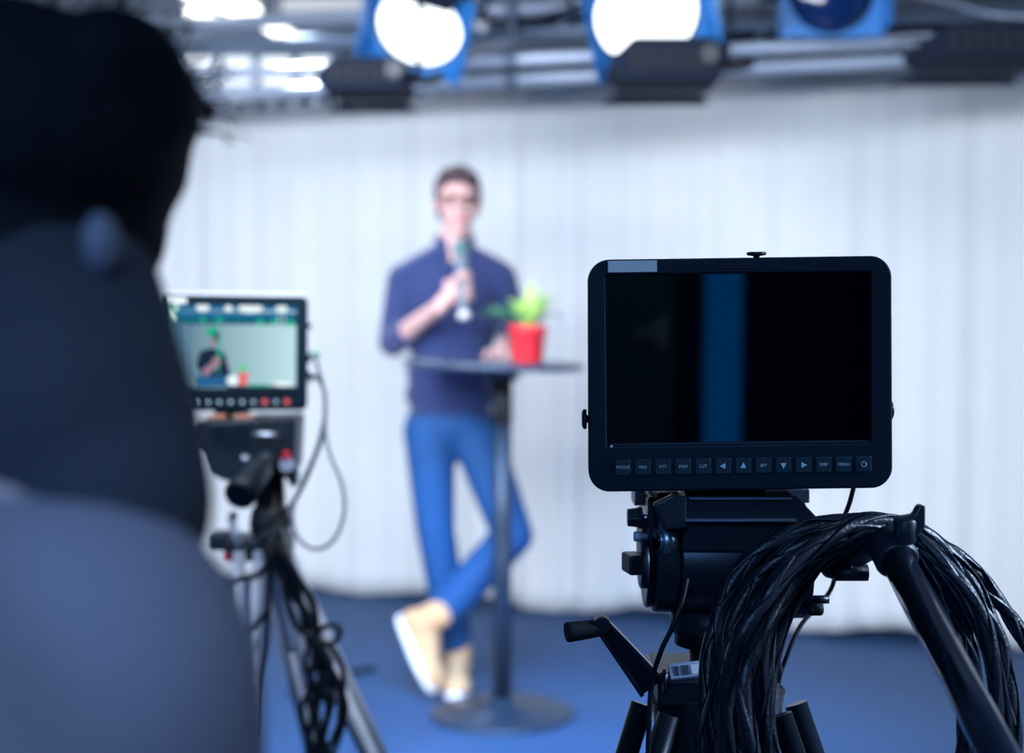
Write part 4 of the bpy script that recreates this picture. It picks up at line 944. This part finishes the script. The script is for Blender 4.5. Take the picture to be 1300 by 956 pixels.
# ------------------------------------------------------------------ camera operator, very near, out of focus
op = thing('person', 'person in dark jacket seen from behind, filling the blurred left foreground', 'person', (-.30, .42, 0))
oc = Vector((-.213, .62, 1.352))
bm = BM(); T2, R2 = head_shape(bm, oc+Vector((-.010, .012, -.020)), .76, 200, -16)
sL_, sR_ = Vector((-.44, .50, 1.165)), Vector((-.152, .50, 1.170))
nk = Vector((-.245, .56, 1.255)); low = Vector((-.29, .44, .62))
capsule(bm, oc+Vector((0, -.01, -.04)), nk, .050, .058)
for a, b, ra, rb in ((nk, sL_, .05, .055), (nk, sR_, .05, .045), (nk, Vector((-.29, .50, .98)), .08, .11), (Vector((-.29, .50, .98)), low, .11, .11),
                     (sR_, Vector((-.165, .60, .90)), .045, .04), (Vector((-.165, .60, .90)), Vector((-.24, .86, .98)), .038, .026), (sL_, Vector((-.50, .62, .88)), .048, .04), (Vector((-.50, .62, .88)), Vector((-.38, .88, .97)), .038, .026),
                     (low, Vector((-.20, .44, .08)), .085, .042), (low, Vector((-.40, .36, .08)), .085, .042),
                     (Vector((-.20, .44, .07)), Vector((-.19, .60, .045)), .038, .032), (Vector((-.40, .36, .07)), Vector((-.40, .52, .045)), .038, .032)):
    capsule(bm, a, b, ra, rb, 18)
for hp, sgn in ((Vector((-.24, .86, .98)), 1), (Vector((-.38, .88, .97)), -1)):
    pl_ = hp+Vector((0, .06, .005)); capsule(bm, hp, pl_, .026, .024)
    for k in range(4):
        q = (k-1.5)*.021; b0 = pl_+Vector((q, .03, 0)); capsule(bm, pl_, b0, .018, .012, 10)
        finger(bm, [b0, b0+Vector((q*.2, .028, .004)), b0+Vector((q*.2, .046, -.012)), b0+Vector((q*.2, .050, -.030))], .0095, .0078)
    finger(bm, [pl_+Vector((sgn*-.018, 0, -.004)), pl_+Vector((sgn*-.040, .022, -.012)), pl_+Vector((sgn*-.044, .046, -.022))], .012, .009)
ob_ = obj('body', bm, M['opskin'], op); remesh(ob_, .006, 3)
bm = BM()
ellipsoid(bm, oc+Vector((-.006, .0, .012)), (.078, .098, .062)); ellipsoid(bm, W(195, 135, .62), (.019, .045, .026)); ellipsoid(bm, W(150, 90, .61), (.028, .05, .026))
ellipsoid(bm, oc+Vector((-.012, -.01, -.035)), (.068, .082, .056)); ellipsoid(bm, W(155, 270, .62), (.018, .045, .036))
hh = obj('hair', bm, M['ophair'], op); remesh(hh, .004, 2)
for i in range(130):
    if i == 0: bm = BM()
    a = random.uniform(.1, 1.5); b_ = random.uniform(-.6, .9)
    n0 = Vector((math.cos(a)*math.cos(b_), math.sin(b_)*.9, math.sin(a)*math.cos(b_)))
    p0_ = oc+Vector((-.004, 0, .012))+Vector((n0.x*.078, n0.y*.096, n0.z*.058)); L_ = random.uniform(.010, .034)
    pr = n0.cross(Vector((random.uniform(-1, 1), random.uniform(-1, 1), random.uniform(-1, 1)))).normalized()
    tube(bm, catmull([p0_-n0*.008, p0_+n0*L_*.4+pr*.003, p0_+n0*L_*.75+pr*.007, p0_+n0*L_*.85+pr*.012], 4), .0005, 5)
o = obj('stray_hair', bm, M['ophair'], op); o['kind'] = 'stuff'
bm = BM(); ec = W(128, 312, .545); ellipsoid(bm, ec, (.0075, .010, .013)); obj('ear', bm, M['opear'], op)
bm = BM()
for a, b, ra, rb in ((Vector((-.27, .50, 1.150)), Vector((-.44, .50, 1.155)), .085, .080), (Vector((-.27, .50, 1.150)), Vector((-.160, .50, 1.160)), .080, .070), 
                     (Vector((-.27, .47, 1.09)), Vector((-.27, .44, .66)), .165, .15), (Vector((-.36, .47, 1.06)), Vector((-.36, .42, .66)), .15, .14),
                     (Vector((-.158, .50, 1.155)), Vector((-.150, .56, .90)), .070, .058), (Vector((-.150, .56, .90)), Vector((-.235, .83, .975)), .055, .040),
                     (sL_, Vector((-.50, .62, .88)), .075, .056), (Vector((-.50, .62, .88)), Vector((-.385, .85, .965)), .054, .040)):
    capsule(bm, a, b, ra, rb, 22)
jk = obj('jacket', bm, M['jacket'], op); remesh(jk, .009, 6)
bm = BM(); capsule(bm, W(40, 420, .57), W(60, 540, .54), .048, .054); capsule(bm, W(-120, 440, .57), W(-160, 570, .53), .055, .06); capsule(bm, W(105, 385, .58), W(112, 530, .55), .034, .043); capsule(bm, W(112, 530, .55), W(120, 640, .53), .043, .045)
hd_ = obj('hood', bm, M['hoodie'], op); remesh(hd_, .005, 5)
bm = BM()
for x, x2, y2 in ((-.23, -.20, .44), (-.35, -.40, .36)):
    capsule(bm, (x, .43, .66), (x, .43, .60), .11, .10); capsule(bm, (x, .43, .60), (x2, y2, .13), .10, .065)
tr_ = obj('trousers', bm, M['hoodie'], op); remesh(tr_, .012, 4)
for x, y in ((-.20, .44), (-.40, .36)):
    bm = BM(); ellipsoid(bm, (x, y+.07, .055), (.048, .14, .045)); capsule(bm, (x, y, .06), (x, y, .10), .048, .05); o = obj('shoe', bm, M['rubber'], op); remesh(o, .008, 3)
    bm = BM(); prism(bm, [(x+.048*math.cos(2*PI*k/24), y+.07+.145*math.sin(2*PI*k/24)) for k in range(24)], .0005, .022, Matrix.Identity(4)); obj('sole', bm, M['rubber'], o)
